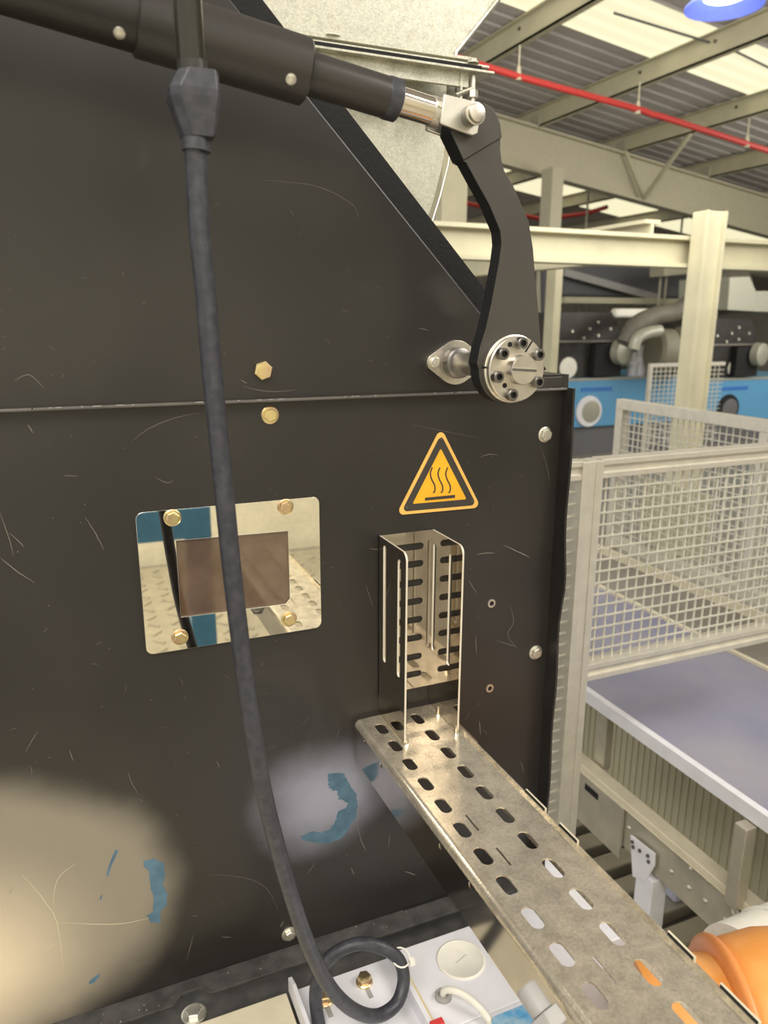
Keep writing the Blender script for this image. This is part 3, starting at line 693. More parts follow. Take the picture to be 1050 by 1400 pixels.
# ================================================================== GALVANISED DUCT
YD = .12
D_ = thing('exhaust_duct', 'galvanised sheet-metal duct with bolted flange behind the black actuator', 'duct', P(560, 200, 'y', YD))
dq = lambda px, py, y=YD: (lambda p: (p.x, p.z))(P(px, py, 'y', y))
hi = [dq(340, -60), dq(340, 45), dq(430, 60), dq(622, 92), dq(624, 72), dq(683, -2), dq(730, -60)]
b = B(); b.plate(hi, [], .002, XZ(YD)); wpart('upper_sheet', D_, b, 'galv', smooth=False)
# side return of upper sheet (thin bright fold)
b = B(); q = [P(*c, 'y', YD-.004) for c in ((622, 92), (624, 72), (683, -2), (730, -60))]
b.tube(q, .0025, 6); wpart('folded_seam', D_, b, 'galv')
e = [dq(400, 70), dq(620, 110), dq(619, 150), dq(618, 190), dq(613, 225), dq(602, 268), dq(592, 300), dq(590, 420), dq(400, 420)]
b = B(); b.plate(e[::-1], [], .002, XZ(YD+.02)); wpart('lower_sheet', D_, b, 'galv', smooth=False)
b = B(); q = [P(*c, 'y', YD+.018) for c in ((619, 130), (618, 190), (613, 225), (602, 268), (592, 300), (575, 340))]; b.tube(q, .0012, 6); wpart('folded_seam', D_, b, 'steel')
b = B(); p1 = P(430, 62, 'y', YD); p2 = P(648, 98, 'y', YD)
z1 = p1.z; z2 = p2.z
b.bar((p1.x-.1, YD-.014, (z1+z2)/2+.006), (p2.x-.012, YD-.014, (z1+z2)/2+.006), .010, .004)
b.bar((p1.x-.1, YD-.018, (z1+z2)/2-.004), (p2.x+.004, YD-.018, (z1+z2)/2-.004), .026, .003)
wpart('upper_flange', D_, b, 'galv', smooth=False, bevel=.0006)
b = B(); b.bar((p1.x-.1, YD-.022, (z1+z2)/2-.012), (p2.x+.007, YD-.022, (z1+z2)/2-.012), .034, .003); b.bar((p1.x-.1, YD-.026, (z1+z2)/2-.021), (p2.x-.022, YD-.026, (z1+z2)/2-.021), .004, .016)
wpart('lower_flange', D_, b, 'galv', smooth=False, bevel=.0006)
b = B(); b.bar((p1.x-.1, YD-.036, (z1+z2)/2-.008), (p2.x-.01, YD-.036, (z1+z2)/2-.008), .002, .0035); wpart('gasket', D_, b, 'blackedge', smooth=False)
p3 = P(647, 104, 'y', YD-.03)
hex_bolt('clamp_bolt', D_, (p3.x-.001, YD-.03, (z1+z2)/2-.0025), (0, 0, 1), .0075, .006, .005, 'zbolt')
b = B(); b.cyl((p3.x, YD-.03, p3.z-.034), (p3.x, YD-.03, p3.z), .0032, n=12); b.lathe((p3.x, YD-.03, p3.z-.024), (0, 0, 1), [(0, .0065), (.008, .0065)], 6); wpart('bolt_shank', D_, b, 'zbolt')
p4 = P(628, 122, 'y', YD-.02)
b = B(); b.box(p4.x-.004, p4.x-.001, YD-.03, YD, p4.z-.016, p4.z+.016); b.box(p4.x-.004, p4.x+.012, YD-.02, YD-.017, p4.z-.004, p4.z+.016); b.cyl((p4.x-.01, YD-.03, p4.z-.010), (p4.x+.013, YD-.03, p4.z), .003, n=10); wpart('corner_bracket', D_, b, 'galv', smooth=False)
p5 = P(452, 55, 'y', YD-.01); hex_bolt('clamp_bolt', D_, (p5.x, YD-.014, (z1+z2)/2+.008), (0, 0, 1), .010, .006, .003, 'zbolt')

# ================================================================== WHITE BOXES AND BRACKET BELOW
ZB = .900; YB = -.068
b = B(); b.box(-.6, .185, -.62, YB, .70, ZB); tag(ob('cream_cover_box', b, 'cream', bevel=.0012, smooth=False), 'cream painted metal cover at the bottom left of the looped cable', 'cover')
BX = thing('junction_box', 'white junction box with round blanking plug, partly under the horizontal tray', 'junction box', (.45, -.2, .70))
b = B(); b.box(.3285, .585, -.19, YB+.004, .70, ZB+.001); b.box(.3285, .50, -.235, -.1905, .70, ZB+.001); b.box(.3285, .50, -.62, -.2355, .70, ZB-.028); wpart('box_body', BX, b, 'white', bevel=.0015, smooth=False)
p = P(630, 1313, 'z', ZB)
b = B(); b.lathe((p.x, p.y, ZB+.001), (0, 0, 1), [(0, .0315), (.001, .0315), (.002, .0305), (.0022, .029), (.0014, .028)], 48); plug = wpart('blanking_plug', BX, b, 'wplastic', label='beige round blanking plug with pen stroke')
b = B(); b.box(p.x-.010, p.x+.010, p.y-.0004, p.y+.0004, ZB+.0024, ZB+.0026, rot=Matrix.Rotation(math.radians(20), 3, 'Z')); wpart('pen_mark', plug, b, 'grey', smooth=False)
p = P(606, 1364, 'z', ZB); b = B(); b.lathe((p.x, p.y, ZB+.001), (0, 0, 1), [(0, .0105), (.004, .0100), (.005, .0085), (.005, .006), (.002, .0055)], 28); wpart('cable_grommet', BX, b, 'grey')
q = [Vector((p.x, p.y, ZB-.002)), Vector((p.x+.001, p.y-.003, ZB+.014)), Vector((p.x+.016, p.y-.020, ZB+.018)), Vector((p.x+.030, p.y-.045, ZB+.010)), Vector((p.x+.036, p.y-.075, ZB-.004)), Vector((p.x+.038, p.y-.12, ZB-.02))]
tag(ob('sensor_cable', B().tube(cat_rom(q, 8), .0042, 14), 'wplastic'), 'thin white cable leaving the grey grommet of the white junction box', 'cable')
b = B(); b.box(.593, .674, -.16, .09, .5, ZB); tag(ob('white_duct_box', b, 'white', bevel=.002, smooth=False), 'white box beside the right edge of the housing, seen only through the right-hand tray slots', 'box')
# bracket between the boxes
K2 = thing('mounting_bracket', 'white folded mounting bracket with two gold bolts inside the cable loop', 'bracket', (.255, -.15, ZB-.01))
b = B(); b.box(.1895, .3270, -.62, YB-.002, ZB-.004, ZB+.001); wpart('base_plate', K2, b, 'white', smooth=False, bevel=.0008)
b = B(); b.plate([(YB+.001, ZB), (YB+.001, ZB+.020), (-.085, ZB+.026), (-.40, ZB+.026), (-.40, ZB)], [], .005, YZ(.188)); wpart('side_plate', K2, b, 'white', smooth=False, bevel=.0006)
q0 = P(541, 1296, 'y', -.078)
b = B(); b.plate([(YB+.002, ZB), (YB+.002, q0.z-.006), (-.078, q0.z), (-.40, q0.z), (-.40, ZB)], [], .006, YZ(.318)); wpart('side_plate', K2, b, 'white', smooth=False, bevel=.0006)
b = B(); b.box(.324, .3335, -.40, YB, ZB+.0005, ZB+.0035); wpart('glue_bead', K2, b, 'ochre', bevel=.001)
for (px, py) in ((498, 1337), (444, 1362)):
    p = P(px, py, 'z', ZB+.008); hex_bolt('hex_bolt', K2, (p.x, p.y, ZB+.001), (0, 0, 1), .0105, .0085, .011, 'gold')
    b = B(); b.box(p.x-.003, p.x+.003, p.y-.024, p.y-.008, ZB+.0010, ZB+.0013); wpart('adjustment_slot', K2, b, 'grey', smooth=False)
# blue plug + grey fitting
p = P(712, 1400, 'z', ZB); SO = thing('blue_connector', 'dusty light blue plastic connector at the bottom edge beside the tray', 'connector', (p.x, p.y, ZB-.027))
b = B(); b.plate(rrect(p.x-.036, p.x+.030, p.y-.06, p.y+.012, .008), [], .030, XY(ZB+.012)); wpart('body', SO, b, 'lblue', bevel=.003)
b = B(); b.box(p.x-.022, p.x+.018, p.y-.045, p.y-.002, ZB+.0121, ZB+.0135); wpart('lid', SO, b, 'lblue', bevel=.001)
p = P(736, 1372, 'x', .283); GF = thing('grey_gland', 'grey hexagonal cable gland next to the blue connector', 'cable gland', (p.x, p.y, ZB-.03))
b = B(); b.lathe(p+Vector((-.004, .012, .006)), (0.25, -1, -.5), [(0, .0075), (.002, .0088), (.02, .0088)], 28); wpart('sleeve', GF, b, 'grey')
b = B(); b.lathe(p+Vector((.0005, -.006, -.003)), (0.25, -1, -.5), [(0, .0135), (.012, .0135), (.013, .012)], 6); wpart('hex_nut', GF, b, 'grey', bevel=.001)
b = B(); b.box(-.35, 0, 0, .01, 0, .01)
p = P(598, 1398, 'z', ZB+.027); b = B(); b.box(p.x-.009, p.x+.007, p.y-.006, p.y+.003, ZB+.0262, ZB+.0300); tag(ob('red_tag', b, 'redtie', bevel=.001), 'small red plastic tag at the bottom frame edge beside the white bracket', 'tag')
# teal pipe seen through the slots
b = B(); b.cyl((.40, -.43, ZB+.03), (.485, -.385, ZB+.03), .018, n=24); tag(ob('teal_pipe', b, mat('teal_plastic', (.2, .42, .5), .4)), 'pale teal pipe glimpsed through the tray slots beside the orange coupling', 'pipe')

# ================================================================== ORANGE COUPLING
OC = P(935, 1440, 'x', .60); 
def orx(px, py, x): return P(px, py, 'x', x)
t0 = orx(955, 1283, .61); R_o = .105; oc = Vector((.61, t0.y-.045, t0.z-R_o*.92))
OR = thing('orange_coupling', 'large orange plastic hose coupling at the bottom right corner', 'coupling', oc)
OA = Vector((1, -.42, .02)).normalized()
b = B(); b.lathe(oc-OA*.09, OA, [(0, R_o-.022), (.090, R_o-.019)], 72); wpart('sleeve', OR, b, 'orange')
oc = oc+OA*.006
b = B(); b.lathe(oc-OA*.008, OA, [(0, R_o-.013), (.002, R_o-.004), (.005, R_o-.0005), (.008, R_o), (.011, R_o-.001), (.014, R_o-.004), (.016, R_o-.010)], 72); wpart('bead', OR, b, 'orangedk')
b = B(); b.lathe(oc+OA*.007, OA, [(0, R_o-.010), (.006, R_o-.005), (.012, R_o-.0035), (.05, R_o+.005), (.15, R_o+.007), (.155, R_o-.008)], 72); wpart('body', OR, b, 'orange')
n0 = Vector((0, -.25, .97)); n0 = (n0-OA*n0.dot(OA)).normalized()
q = oc+OA*.055+n0*(R_o+.002); sd = OA.cross(n0); b = B()
b.bar(q-OA*.018, q+OA*.018, .030, .006, n0); wpart('moulded_boss', OR, b, 'orange', bevel=.0015, smooth=False)
t1 = orx(1040, 1247, .80); wc = Vector((.80, t1.y-.030, t1.z-.068))
b = B(); b.cyl(wc+Vector((-.055, 0, 0)), wc+Vector((.42, 0, 0)), .073, n=48); b.lathe(wc+Vector((.01, 0, 0)), (1, 0, 0), [(0, .073), (.002, .0755), (.006, .0755), (.008, .073)], 48)
WP = tag(ob('white_pipe', b, 'wplastic'), 'fat white pipe leaving the orange coupling towards the right edge', 'pipe')

# ================================================================== FRONT FENCE
YF1 = .35
FN = thing('mesh_fence', 'nearer aluminium-framed wire mesh guard beside the black housing', 'fence', P(795, 1110, 'y', YF1))
pz = P(800, 632, 'y', YF1).z; x0 = P(784, 700, 'y', YF1).x; x1 = P(812, 700, 'y', YF1).x
zb1 = P(800, 922, 'y', YF1).z
def profile(b, x0, x1, y0, y1, z0, z1):
    """slotted extrusion: core and four corner ribs"""
    w_ = (x1-x0); g = w_*.34
    b.box(x0+.002, x1-.002, y0+.002, y1-.002, z0, z1)
    for (a_, c_) in ((x0, x0+g), (x1-g, x1)): b.box(a_, c_, y0, y1, z0, z1+.0005)
b = B(); profile(b, x0, x1, YF1-.02, YF1+.02, .45, pz+.004); wpart('post', FN, b, 'alu', smooth=False, bevel=.001)
XE = 1.62
def rail(z, h=.036, xx0=None, xx1=None):
    b = B(); A_ = xx0 if xx0 is not None else x1; C_ = xx1 if xx1 is not None else XE
    b.box(A_, C_, YF1-.012, YF1+.012, z-h/2, z+h/2); b.box(A_, C_, YF1-.018, YF1+.018, z+h*.2, z+h/2+.0004); b.box(A_, C_, YF1-.018, YF1+.018, z-h/2-.0004, z-h*.2)
    return b
wpart('top_rail', FN, rail(pz-.012), 'alu', smooth=False, bevel=.001)
wpart('bottom_rail', FN, rail(zb1+.012), 'alu', smooth=False, bevel=.001)
wpart('top_rail', FN, rail(pz-.012, .036, .60, x0), 'alu', smooth=False, bevel=.001)
b = B(); b.box(XE, XE+.04, YF1-.02, YF1+.02, zb1-.006, pz+.004); wpart('post', FN, b, 'alu', smooth=False, bevel=.001)
def wires(b, x0, x1, z0, z1, y, px_=.0245, pz_=.0245, r=.0017, ax='x'):
    n = int((x1-x0)/px_); m_ = int((z1-z0)/pz_)
    for i in range(1, n+1):
        x = x0+(x1-x0)*i/(n+1)
        if ax == 'x': b.box(x-r, x+r, y-r, y+r, z0, z1)
        else: b.box(y-r, y+r, x-r, x+r, z0, z1)
    for j in range(1, m_+1):
        z = z0+(z1-z0)*j/(m_+1)
        if ax == 'x': b.box(x0, x1, y-3*r, y-r, z-r, z+r)
        else: b.box(y-3*r, y-r, x0, x1, z-r, z+r)
    return b
wpart('wire_mesh', FN, wires(B(), x1, XE, zb1+.03, pz-.03, YF1), 'mesh', kind='stuff', smooth=False)
wpart('wire_mesh', FN, wires(B(), .60, x0, .46, pz-.03, YF1), 'mesh', kind='stuff', smooth=False)

# second fence (runs away from the camera)
a = CAM+ray(848, 545)*3.2; XF2 = a.x; zt = a.z
F2 = thing('mesh_fence', 'farther wire mesh guard standing in front of the blue machines', 'fence', (XF2, 1.3, .5))
zl = P(848, 742, 'x', XF2).z
b = B(); b.box(XF2-.02, XF2+.02, -.9, a.y, zt-.042, zt); wpart('top_rail', F2, b, 'alu', smooth=False, bevel=.002)
b = B(); b.box(XF2-.02, XF2+.02, a.y-.04, a.y-.0005, .0, zt-.042); wpart('post', F2, b, 'alu', smooth=False, bevel=.002)
b = B(); b.box(XF2-.02, XF2+.02, -.9, a.y-.04, zl-.02, zl+.02); wpart('bottom_rail', F2, b, 'alu', smooth=False, bevel=.002)
for yy in (1.02, .2):
    b = B(); b.box(XF2-.018, XF2+.018, yy-.018, yy+.018, zl+.02, zt-.042); wpart('post', F2, b, 'alu', smooth=False, bevel=.002)
wpart('wire_mesh', F2, wires(B(), -.9, a.y-.04, zl+.02, zt-.042, XF2, .03, .03, .002, 'y'), 'mesh', kind='stuff', smooth=False)
b = B(); b.box(XF2+.03, XF2+.035, 1.25, 1.62, .80, 1.06)
wpart('backing_sheet', F2, b, 'creambeam', smooth=False, label='cream sheet behind the mesh')

# ================================================================== CONVEYOR
CX = P(880, 1200, 'x', 1.239).x
CV = thing('belt_conveyor', 'wide conveyor with blue-grey belt and stainless side behind the mesh guard', 'conveyor', (CX+.4, .3, 0))
zc = P(790, 935, 'x', CX).z
b = B(); b.box(CX+.012, CX+.56, -1.4, 1.7, zc-.03, zc-.006); wpart('belt', CV, b, 'belt', smooth=False)
b = B(); b.box(CX-.004, CX+.014, -1.4, 1.7, zc-.034, zc+.002); wpart('edge_rail', CV, b, 'white', smooth=False, bevel=.001)
b = B(); b.box(CX+.56, CX+.575, -1.4, 1.7, zc-.034, zc+.004); wpart('edge_rail', CV, b, 'cream', smooth=False, bevel=.001)
b = B(); b.box(CX+.575, CX+.895, -1.4, 3.2, zc-.05, zc-.03); wpart('side_bed', CV, b, 'bed', smooth=False)
b = B(); b.box(CX+.895, CX+.91, -1.4, 3.2, zc-.05, zc+.004); wpart('edge_rail', CV, b, 'cream', smooth=False, bevel=.001)
zf = P(790, 1036, 'x', CX).z
b = B(); b.box(CX-.012, CX+.030, -1.4, 1.7, zf-.018, zf); b.box(CX-.012, CX-.006, -1.4, 1.7, zf-.024, zf-.018); wpart('lower_beam', CV, b, 'cream', smooth=False, bevel=.002)
b = B(); b.box(CX-.004, CX+.004, -1.4, .53, zf-.135, zf-.018); wpart('side_plate', CV, b, 'stain', smooth=False, bevel=.001)
b = B(); b.box(CX-.014, CX-.006, .50, .72, zf-.17, zf-.022); wpart('cover_plate', CV, b, 'stain', smooth=False, bevel=.001)
b = B(); q = P(808, 1082, 'x', CX-.014); b.box(CX-.0155, CX-.013, q.y-.03, q.y+.025, q.z-.008, q.z+.010); wpart('handle_recess', CV, b, 'blackedge', smooth=False)
for (px, py) in ((860, 1132), (920, 1160), (918, 1192), (945, 1188), (942, 1214), (968, 1204), (964, 1232), (995, 1226), (992, 1258)):
    q = P(px, py, 'x', CX-.004); b = B(); b.lathe((CX-.003, q.y, q.z), (-1, 0, 0), [(0, .0065), (.003, .006), (.005, .003)], 12); wpart('rivet', CV, b, 'steel')
for (px0, px1, pt, pbm) in ((818, 834, 965, 1062),):
    q = P(824, 1000, 'x', CX+.04); b = B(); b.box(CX+.035, CX+.060, q.y-.02, q.y+.02, zf-.01, zc-.03); wpart('upright', CV, b, 'stain', smooth=False, bevel=.002)
q = P(1008, 1180, 'x', CX-.02); b = B(); b.box(CX-.035, CX-.005, q.y-.022, q.y+.008, P(1000, 1240, 'x', CX-.03).z, zc-.035); wpart('upright', CV, b, 'stain', smooth=False, bevel=.002)
q = P(1005, 1248, 'x', CX-.01); b = B(); b.lathe((CX-.006, q.y, q.z), (-1, 0, 0), [(0, .011), (.004, .011), (.005, .008), (.002, .007)], 18); wpart('bushing', CV, b, 'steel')
for yy in (1.5, -.6):
    b = B(); b.box(CX+.02, CX+.07, yy-.03, yy+.03, 0, zf-.02); wpart('leg', CV, b, 'stain', smooth=False)
    b = B(); b.box(CX+.48, CX+.53, yy-.03, yy+.03, 0, zc-.04); wpart('leg', CV, b, 'stain', smooth=False)
# lower belt return seen as pleated sheet
b = B()
for i in range(110):
    y = -1.2+i*.026; b.box(CX+.307, CX+.310, y, y+.014, .12, zc-.05)
b.box(CX+.31, CX+.32, -1.3, 1.6, .08, zc-.05)
wpart('ribbed_panel', CV, b, 'creambeam', kind='stuff', smooth=False)
# white bracket with leg
SB = thing('support_bracket', 'white bolted support bracket under the conveyor side plate', 'bracket', P(890, 1290, 'x', CX-.02))
xs = CX-.012
def yy(px, py): p = P(px, py, 'x', xs); return (p.y, p.z)
b = B(); b.plate([yy(864, 1141), yy(897, 1167), yy(896, 1184), yy(884, 1206), yy(867, 1197)], [], -.006, YZ(xs)); wpart('gusset', SB, b, 'white', smooth=False, bevel=.001)
b = B(); c0 = yy(882, 1200); b.box(xs-.004, xs+.045, c0[0]-.030, c0[0]+.028, .02, c0[1]+.012); wpart('leg', SB, b, 'white', smooth=False, bevel=.003)
for q in ((868, 1150), (869, 1157), (878, 1162), (889, 1169), (890, 1177)):
    c0 = yy(*q); b = B(); b.lathe((xs-.006, c0[0], c0[1]), (-1, 0, 0), [(0, .005), (.004, .005)], 6); wpart('bolt', SB, b, 'darksteel')
# low machine bed parts on the floor (grille steps)
SG = thing('floor_grating', 'grey slotted steel duct cover on the floor under the conveyor', 'grating', (1.4, .7, 0))
for i in range(7):
    b = B(); b.box(.95, 2.6, .40+i*.10, .46+i*.10, .06, .10); wpart('bar', SG, b, 'stain', smooth=False, bevel=.004)
b = B(); b.box(.95, 2.6, .2, .36, .0, .05); b.box(.95, 2.6, 1.12, 1.3, 0, .06); wpart('edge', SG, b, 'hood', smooth=False)
b = B(); p = P(922, 1200, 'z', .15); b.box(p.x-.03, p.x+.06, p.y-.04, p.y+.04, .101, .15); tag(ob('pale_blue_crate', b, mat('pale_blue', (.5, .53, .68), .4), bevel=.01, smooth=False), 'pale blue box lying low under the conveyor behind the white bracket', 'box')

# ================================================================== FAR BLUE MACHINES
YM = 7.0
def far_machine(px0, label, dark=False, patch=.10):
    p = P(px0, 518, 'y', YM); X0 = p.x; zt_ = p.z
    m = thing('blue_machine', label, 'machine', (X0, YM, 0), group='blue machines with black hoods in the background')
    b = B(); b.box(X0, X0+2.12, YM, YM+1.2, zt_-.62, zt_); wpart('blue_base', m, b, 'mblue', smooth=False, bevel=.01)
    b = B(); b.box(X0, X0+2.12, YM-.01, YM, zt_-.03, zt_-.0); wpart('base_trim', m, b, 'hood', smooth=False)
    b = B(); b.box(X0-.0, X0+2.12, YM+.05, YM+1.15, 0, zt_-.62); wpart('plinth', m, b, 'dkgrey', smooth=False)
    b = B(); b.lathe((X0+.42, YM-.005, zt_-.42), (0, -1, 0), [(0, .20), (.02, .19)], 32); wpart('round_port', m, b, 'blackedge' if dark else 'white')
    b = B(); b.lathe((X0+.44, YM-.028, zt_-.42), (0, -1, 0), [(0, .14), (.004, .12)], 24); wpart('port_window', m, b, 'dkgrey' if dark else 'hood')
    b = B()
    for i in range(9): b.box(X0+.28+i*.055, X0+.28+i*.055+.04, YM-.004, YM-.0, zt_-.17, zt_-.12)
    wpart('lettering', m, b, 'mbluedk', smooth=False)
    pz0 = zt_
    prof_ = [(0.0, pz0+.001), (0.0, pz0+.55), (.12, pz0+.80), (.97, pz0+.80), (1.1, pz0+.62), (1.1, pz0+.43), (.67, pz0+.43), (.67, pz0+.001)]
    b = B(); b.plate([(X0-.25+u, v) for u, v in prof_[::-1]], [], -.9, XZ(YM+.05)); wpart('black_hood', m, b, 'black', smooth=False, bevel=.01)
    b = B(); b.box(X0-.25, X0+.85, YM+.02, YM+.05, pz0+.44, pz0+.46); wpart('hood_seam', m, b, 'scratch', smooth=False)
    b = B(); b.lathe((X0+patch, YM+.045, pz0+.13), (0, -1, 0), [(0, .13), (.003, .12)], 24); wpart('pale_patch', m, b, 'wplastic', label='pale patch on the black hood')  # plain pale disc laid on the hood face
    b = B(); b.box(X0+.425, X0+.84, YM-.05, YM+.6, pz0+.02, pz0+.42); wpart('drive_housing', m, b, 'blackedge', smooth=False)
    b = B(); b.lathe((X0+.78, YM-.05, pz0+.32), (.2, -1, 0), [(0, .16), (.10, .15), (.12, .10)], 24); wpart('round_motor', m, b, 'hood')
    for (dx, dz) in ((.50, .68), (.38, .60), (.12, .57), (.52, .52), (.70, .60), (.30, .49)):
        b = B(); b.cyl((X0+dx, YM+.05, pz0+dz), (X0+dx, YM+.03, pz0+dz), .018, n=8); wpart('bolt', m, b, 'zbolt')
    return m
far_machine(770, 'blue machine with black hood just right of the lever arm and housing')
far_machine(968, 'blue machine with black hood at the right edge behind the cream column', True, .52)
# pale filter unit + flexible arm between them
def tubeobj(name, pts, r, m_, lab, cat, n=16):
    return tag(ob(name, B().tube(cat_rom(pts, 8), r, n), m_), lab, cat)
pA = lambda px, py, y: P(px, py, 'y', y)
tubeobj('flexible_duct', [pA(855, 470, 6.6), pA(868, 446, 6.6), pA(895, 432, 6.6), (pA(925, 426, 6.7)), pA(945, 412, 6.8)], .11, 'hose', 'grey curved flexible duct rising between the two far black hoods', 'duct')
tubeobj('flexible_duct', [pA(866, 478, 6.35), pA(871, 463, 6.35), pA(885, 455, 6.35), pA(902, 452, 6.35)], .07, 'hood', 'short pale elbow duct under the curved grey duct', 'duct')
zt2 = P(770, 518, 'y', YM).z
CD = thing('extraction_fan', 'pair of dark round fan drums between the far machines', 'fan', (pA(915, 490, 7.1).x, 7.1, zt2))
b = B(); q = pA(906, 480, 6.75); b.lathe(q+Vector((-.16, 0, 0)), (1, -.25, -.03), [(0, .24), (.04, .28), (.22, .28), (.24, .2)], 32); wpart('drum', CD, b, mat('olive_drum', (.20, .19, .14), .5))
b = B(); q = pA(936, 480, 6.75); b.lathe(q+Vector((-.16, 0, 0)), (1, -.25, -.03), [(0, .26), (.04, .31), (.30, .31)], 32); wpart('drum', CD, b, mat('olive_drum'))
b = B(); q = pA(915, 500, 7.1); b.box(q.x-.12, q.x+.30, 7.02, 7.4, zt2+.001, zt2+.18); wpart('base', CD, b, 'dkgrey', smooth=False)
FU = thing('white_fitting', 'pale blue-white valve assembly beside the far fan drum', 'valve', (pA(870, 515, 7.12).x, 7.12, P(770, 518, 'y', YM).z))
for (dx, r_, h_) in ((-8, .07, .3), (2, .09, .38), (12, .07, .3)):
    q = pA(872+dx, 512, 7.12); q.z = P(770, 518, 'y', YM).z+.001; b = B(); b.lathe(q, (0, 0, 1), [(0, r_), (h_*.4, r_), (h_*.45, r_*1.2), (h_*.6, r_*1.2), (h_*.65, r_*.7), (h_, r_*.6)], 14); wpart('cylinder', FU, b, 'white')
HP = thing('grey_hopper', 'light grey faceted metal hopper above the right-hand far hood', 'hopper', pA(1020, 420, 7.0))
hz = lambda px, py: (lambda p: (p.x, p.z))(pA(px, py, 6.9))
b = B(); b.plate([hz(998, 379), hz(1025, 378), hz(1034, 398), hz(1034, 426), hz(995, 424)][::-1], [], -.9, XZ(6.9)); b.plate([hz(1034, 398), hz(1110, 396), hz(1110, 428), hz(1034, 426)], [], -.9, XZ(6.92)); wpart('shell', HP, b, 'hood', smooth=False, bevel=.01)
b = B(); q = pA(985, 402, 8.6); b.lathe(q+Vector((-.35, 0, 0)), (1, 0, .1), [(0, .27), (.1, .36), (.66, .36)], 28); tag(ob('duct_elbow', b, 'hose'), 'dark cylindrical duct elbow behind the cream column', 'duct')
b = B(); b.tube(cat_rom([pA(985, 385, 10.6), pA(1000, 368, 10.6), pA(1020, 362, 10.6), pA(1045, 365, 10.6)], 6), .21, 16); tag(ob('duct_elbow', b, 'hood'), 'upper grey duct bend under the beam at the right edge', 'duct')
GA = thing('cable_gantry', 'short greyish bar slanting under the cream beam beside the column', 'bar', (pA(907, 430, 9.7).x, 9.7, 0))
b = B(); b.bar(pA(898, 372, 9.6), pA(1005, 361, 9.6), .34, .15); wpart('bar', GA, b, 'greybeam', smooth=False)
for px in (904, 912): q = pA(px, 372, 9.7); b = B(); b.cyl((q.x, 9.7, 0), (q.x, 9.7, q.z), .02, n=8); wpart('support_rod', GA, b, 'greybeam')
# small far mesh screen
q0 = pA(888, 497, 5.8); q1 = pA(934, 545, 5.8)
FS = thing('far_mesh_screen', 'small far mesh screen left of the cream column', 'fence', (q0.x, 5.8, 0))
b = B(); b.box(q0.x, q0.x+1.1, 5.78, 5.82, q0.z-.04, q0.z); wpart('top_rail', FS, b, 'alu', smooth=False)
b = B(); b.box(q0.x, q0.x+.04, 5.78, 5.82, 0, q0.z-.04); wpart('post', FS, b, 'alu', smooth=False)
wpart('wire_mesh', FS, wires(B(), q0.x+.04, q0.x+1.1, .3, q0.z-.04, 5.8, .07, .05, .004), 'mesh', kind='stuff', smooth=False)

# ================================================================== STEEL FRAME
YS = 3.3
CM = thing('cream_column', 'tall cream steel column in the right background', 'column', pA(955, 700, YS))
cc = pA(957, 400, YS); wcol = .155; ztop = P(957, 289, 'y', YS).z
b = B(); b.box(cc.x-wcol/2, cc.x+wcol/2, YS-.06, YS+.06, 0, ztop); wpart('shaft', CM, b, 'creambeam', smooth=False, bevel=.006)
for s_ in (-1, 1):
    b = B(); b.box(cc.x+s_*wcol/2-.012, cc.x+s_*wcol/2+.012, YS-.085, YS-.06, 0, ztop); wpart('flange', CM, b, 'creambeam', smooth=False)
def ibeam(b, p0, p1, w_, h_, tf=.02, tw=.02):
    p0 = Vector(p0); p1 = Vector(p1); u = Vector((0, 0, 1))
    b.bar(p0+u*(h_/2-tf/2), p1+u*(h_/2-tf/2), w_, tf); b.bar(p0-u*(h_/2-tf/2), p1-u*(h_/2-tf/2), w_, tf); b.bar(p0, p1, tw, h_-2*tf); return b
zA = (P(700, 309, 'y', YS+.1).z+P(700, 357, 'y', YS+.1).z)/2; hA = P(700, 309, 'y', YS+.1).z-P(700, 357, 'y', YS+.1).z
b = B(); ibeam(b, (.9, YS+.14, zA), (8.0, YS+.14, zA), .14, hA, .025)
IB = tag(ob('cream_beam', b, 'creambeam', smooth=False), 'long cream I-beam crossing behind the lever arm to the right edge', 'beam')
b = B(); xq = P(925, 305, 'y', YS).x; ibeam(b, (xq-.02, YS+.2, ztop-.17), (xq-.02, YS+4.2, ztop-.17), .13, .26, .025); tag(ob('cream_beam', b, 'creambeam', smooth=False), 'cream beam running away from the top of the cream column', 'beam')
for i, (px, wpx, y_, lab) in enumerate(((754, 18, 8.6, 'grey roof column right of the lever arm, under the girder'), (765, 12, 5.5, 'short cream stanchion beneath the beam just right of the lever arm'), (612, 36, 7.4, 'cream column partly hidden between duct and lever arm'))):
    q = pA(px, 300, y_); s_ = (q-CAM).dot(cf)/F*wpx*1.05; zt_ = gz(q.x)-.58 if i == 0 else (zA-hA/2+.1 if i == 1 else 3.6)
    if i == 1: zt_ = P(px, 352, 'y', y_).z
    b = B(); ibeam(b, (q.x, y_, 0), (q.x, y_, 1), s_, s_) if False else b.box(q.x-s_/2, q.x+s_/2, y_-s_/2, y_+s_/2, 0, zt_); b.box(q.x-s_/2-.015, q.x-s_/2, y_-s_/2-.03, y_+s_/2+.03, 0, zt_)
    tag(ob('steel_column', b, 'greybeam' if i == 0 else 'creambeam', smooth=False), lab, 'column')
# ribbed black hose next to the arm
q0 = pA(747, 364, 7.3); q1 = pA(748, 428, 7.3); n_ = 26; b = B(); L_ = (q1-q0).length
b.lathe(q1, q0-q1, [(L_*i/(2*n_), .082 if i % 2 else .070) for i in range(2*n_+1)], 20)
tag(ob('ribbed_hose', b, 'dkgrey'), 'dark ribbed hose standing on the left far hood beside the lever arm', 'hose')
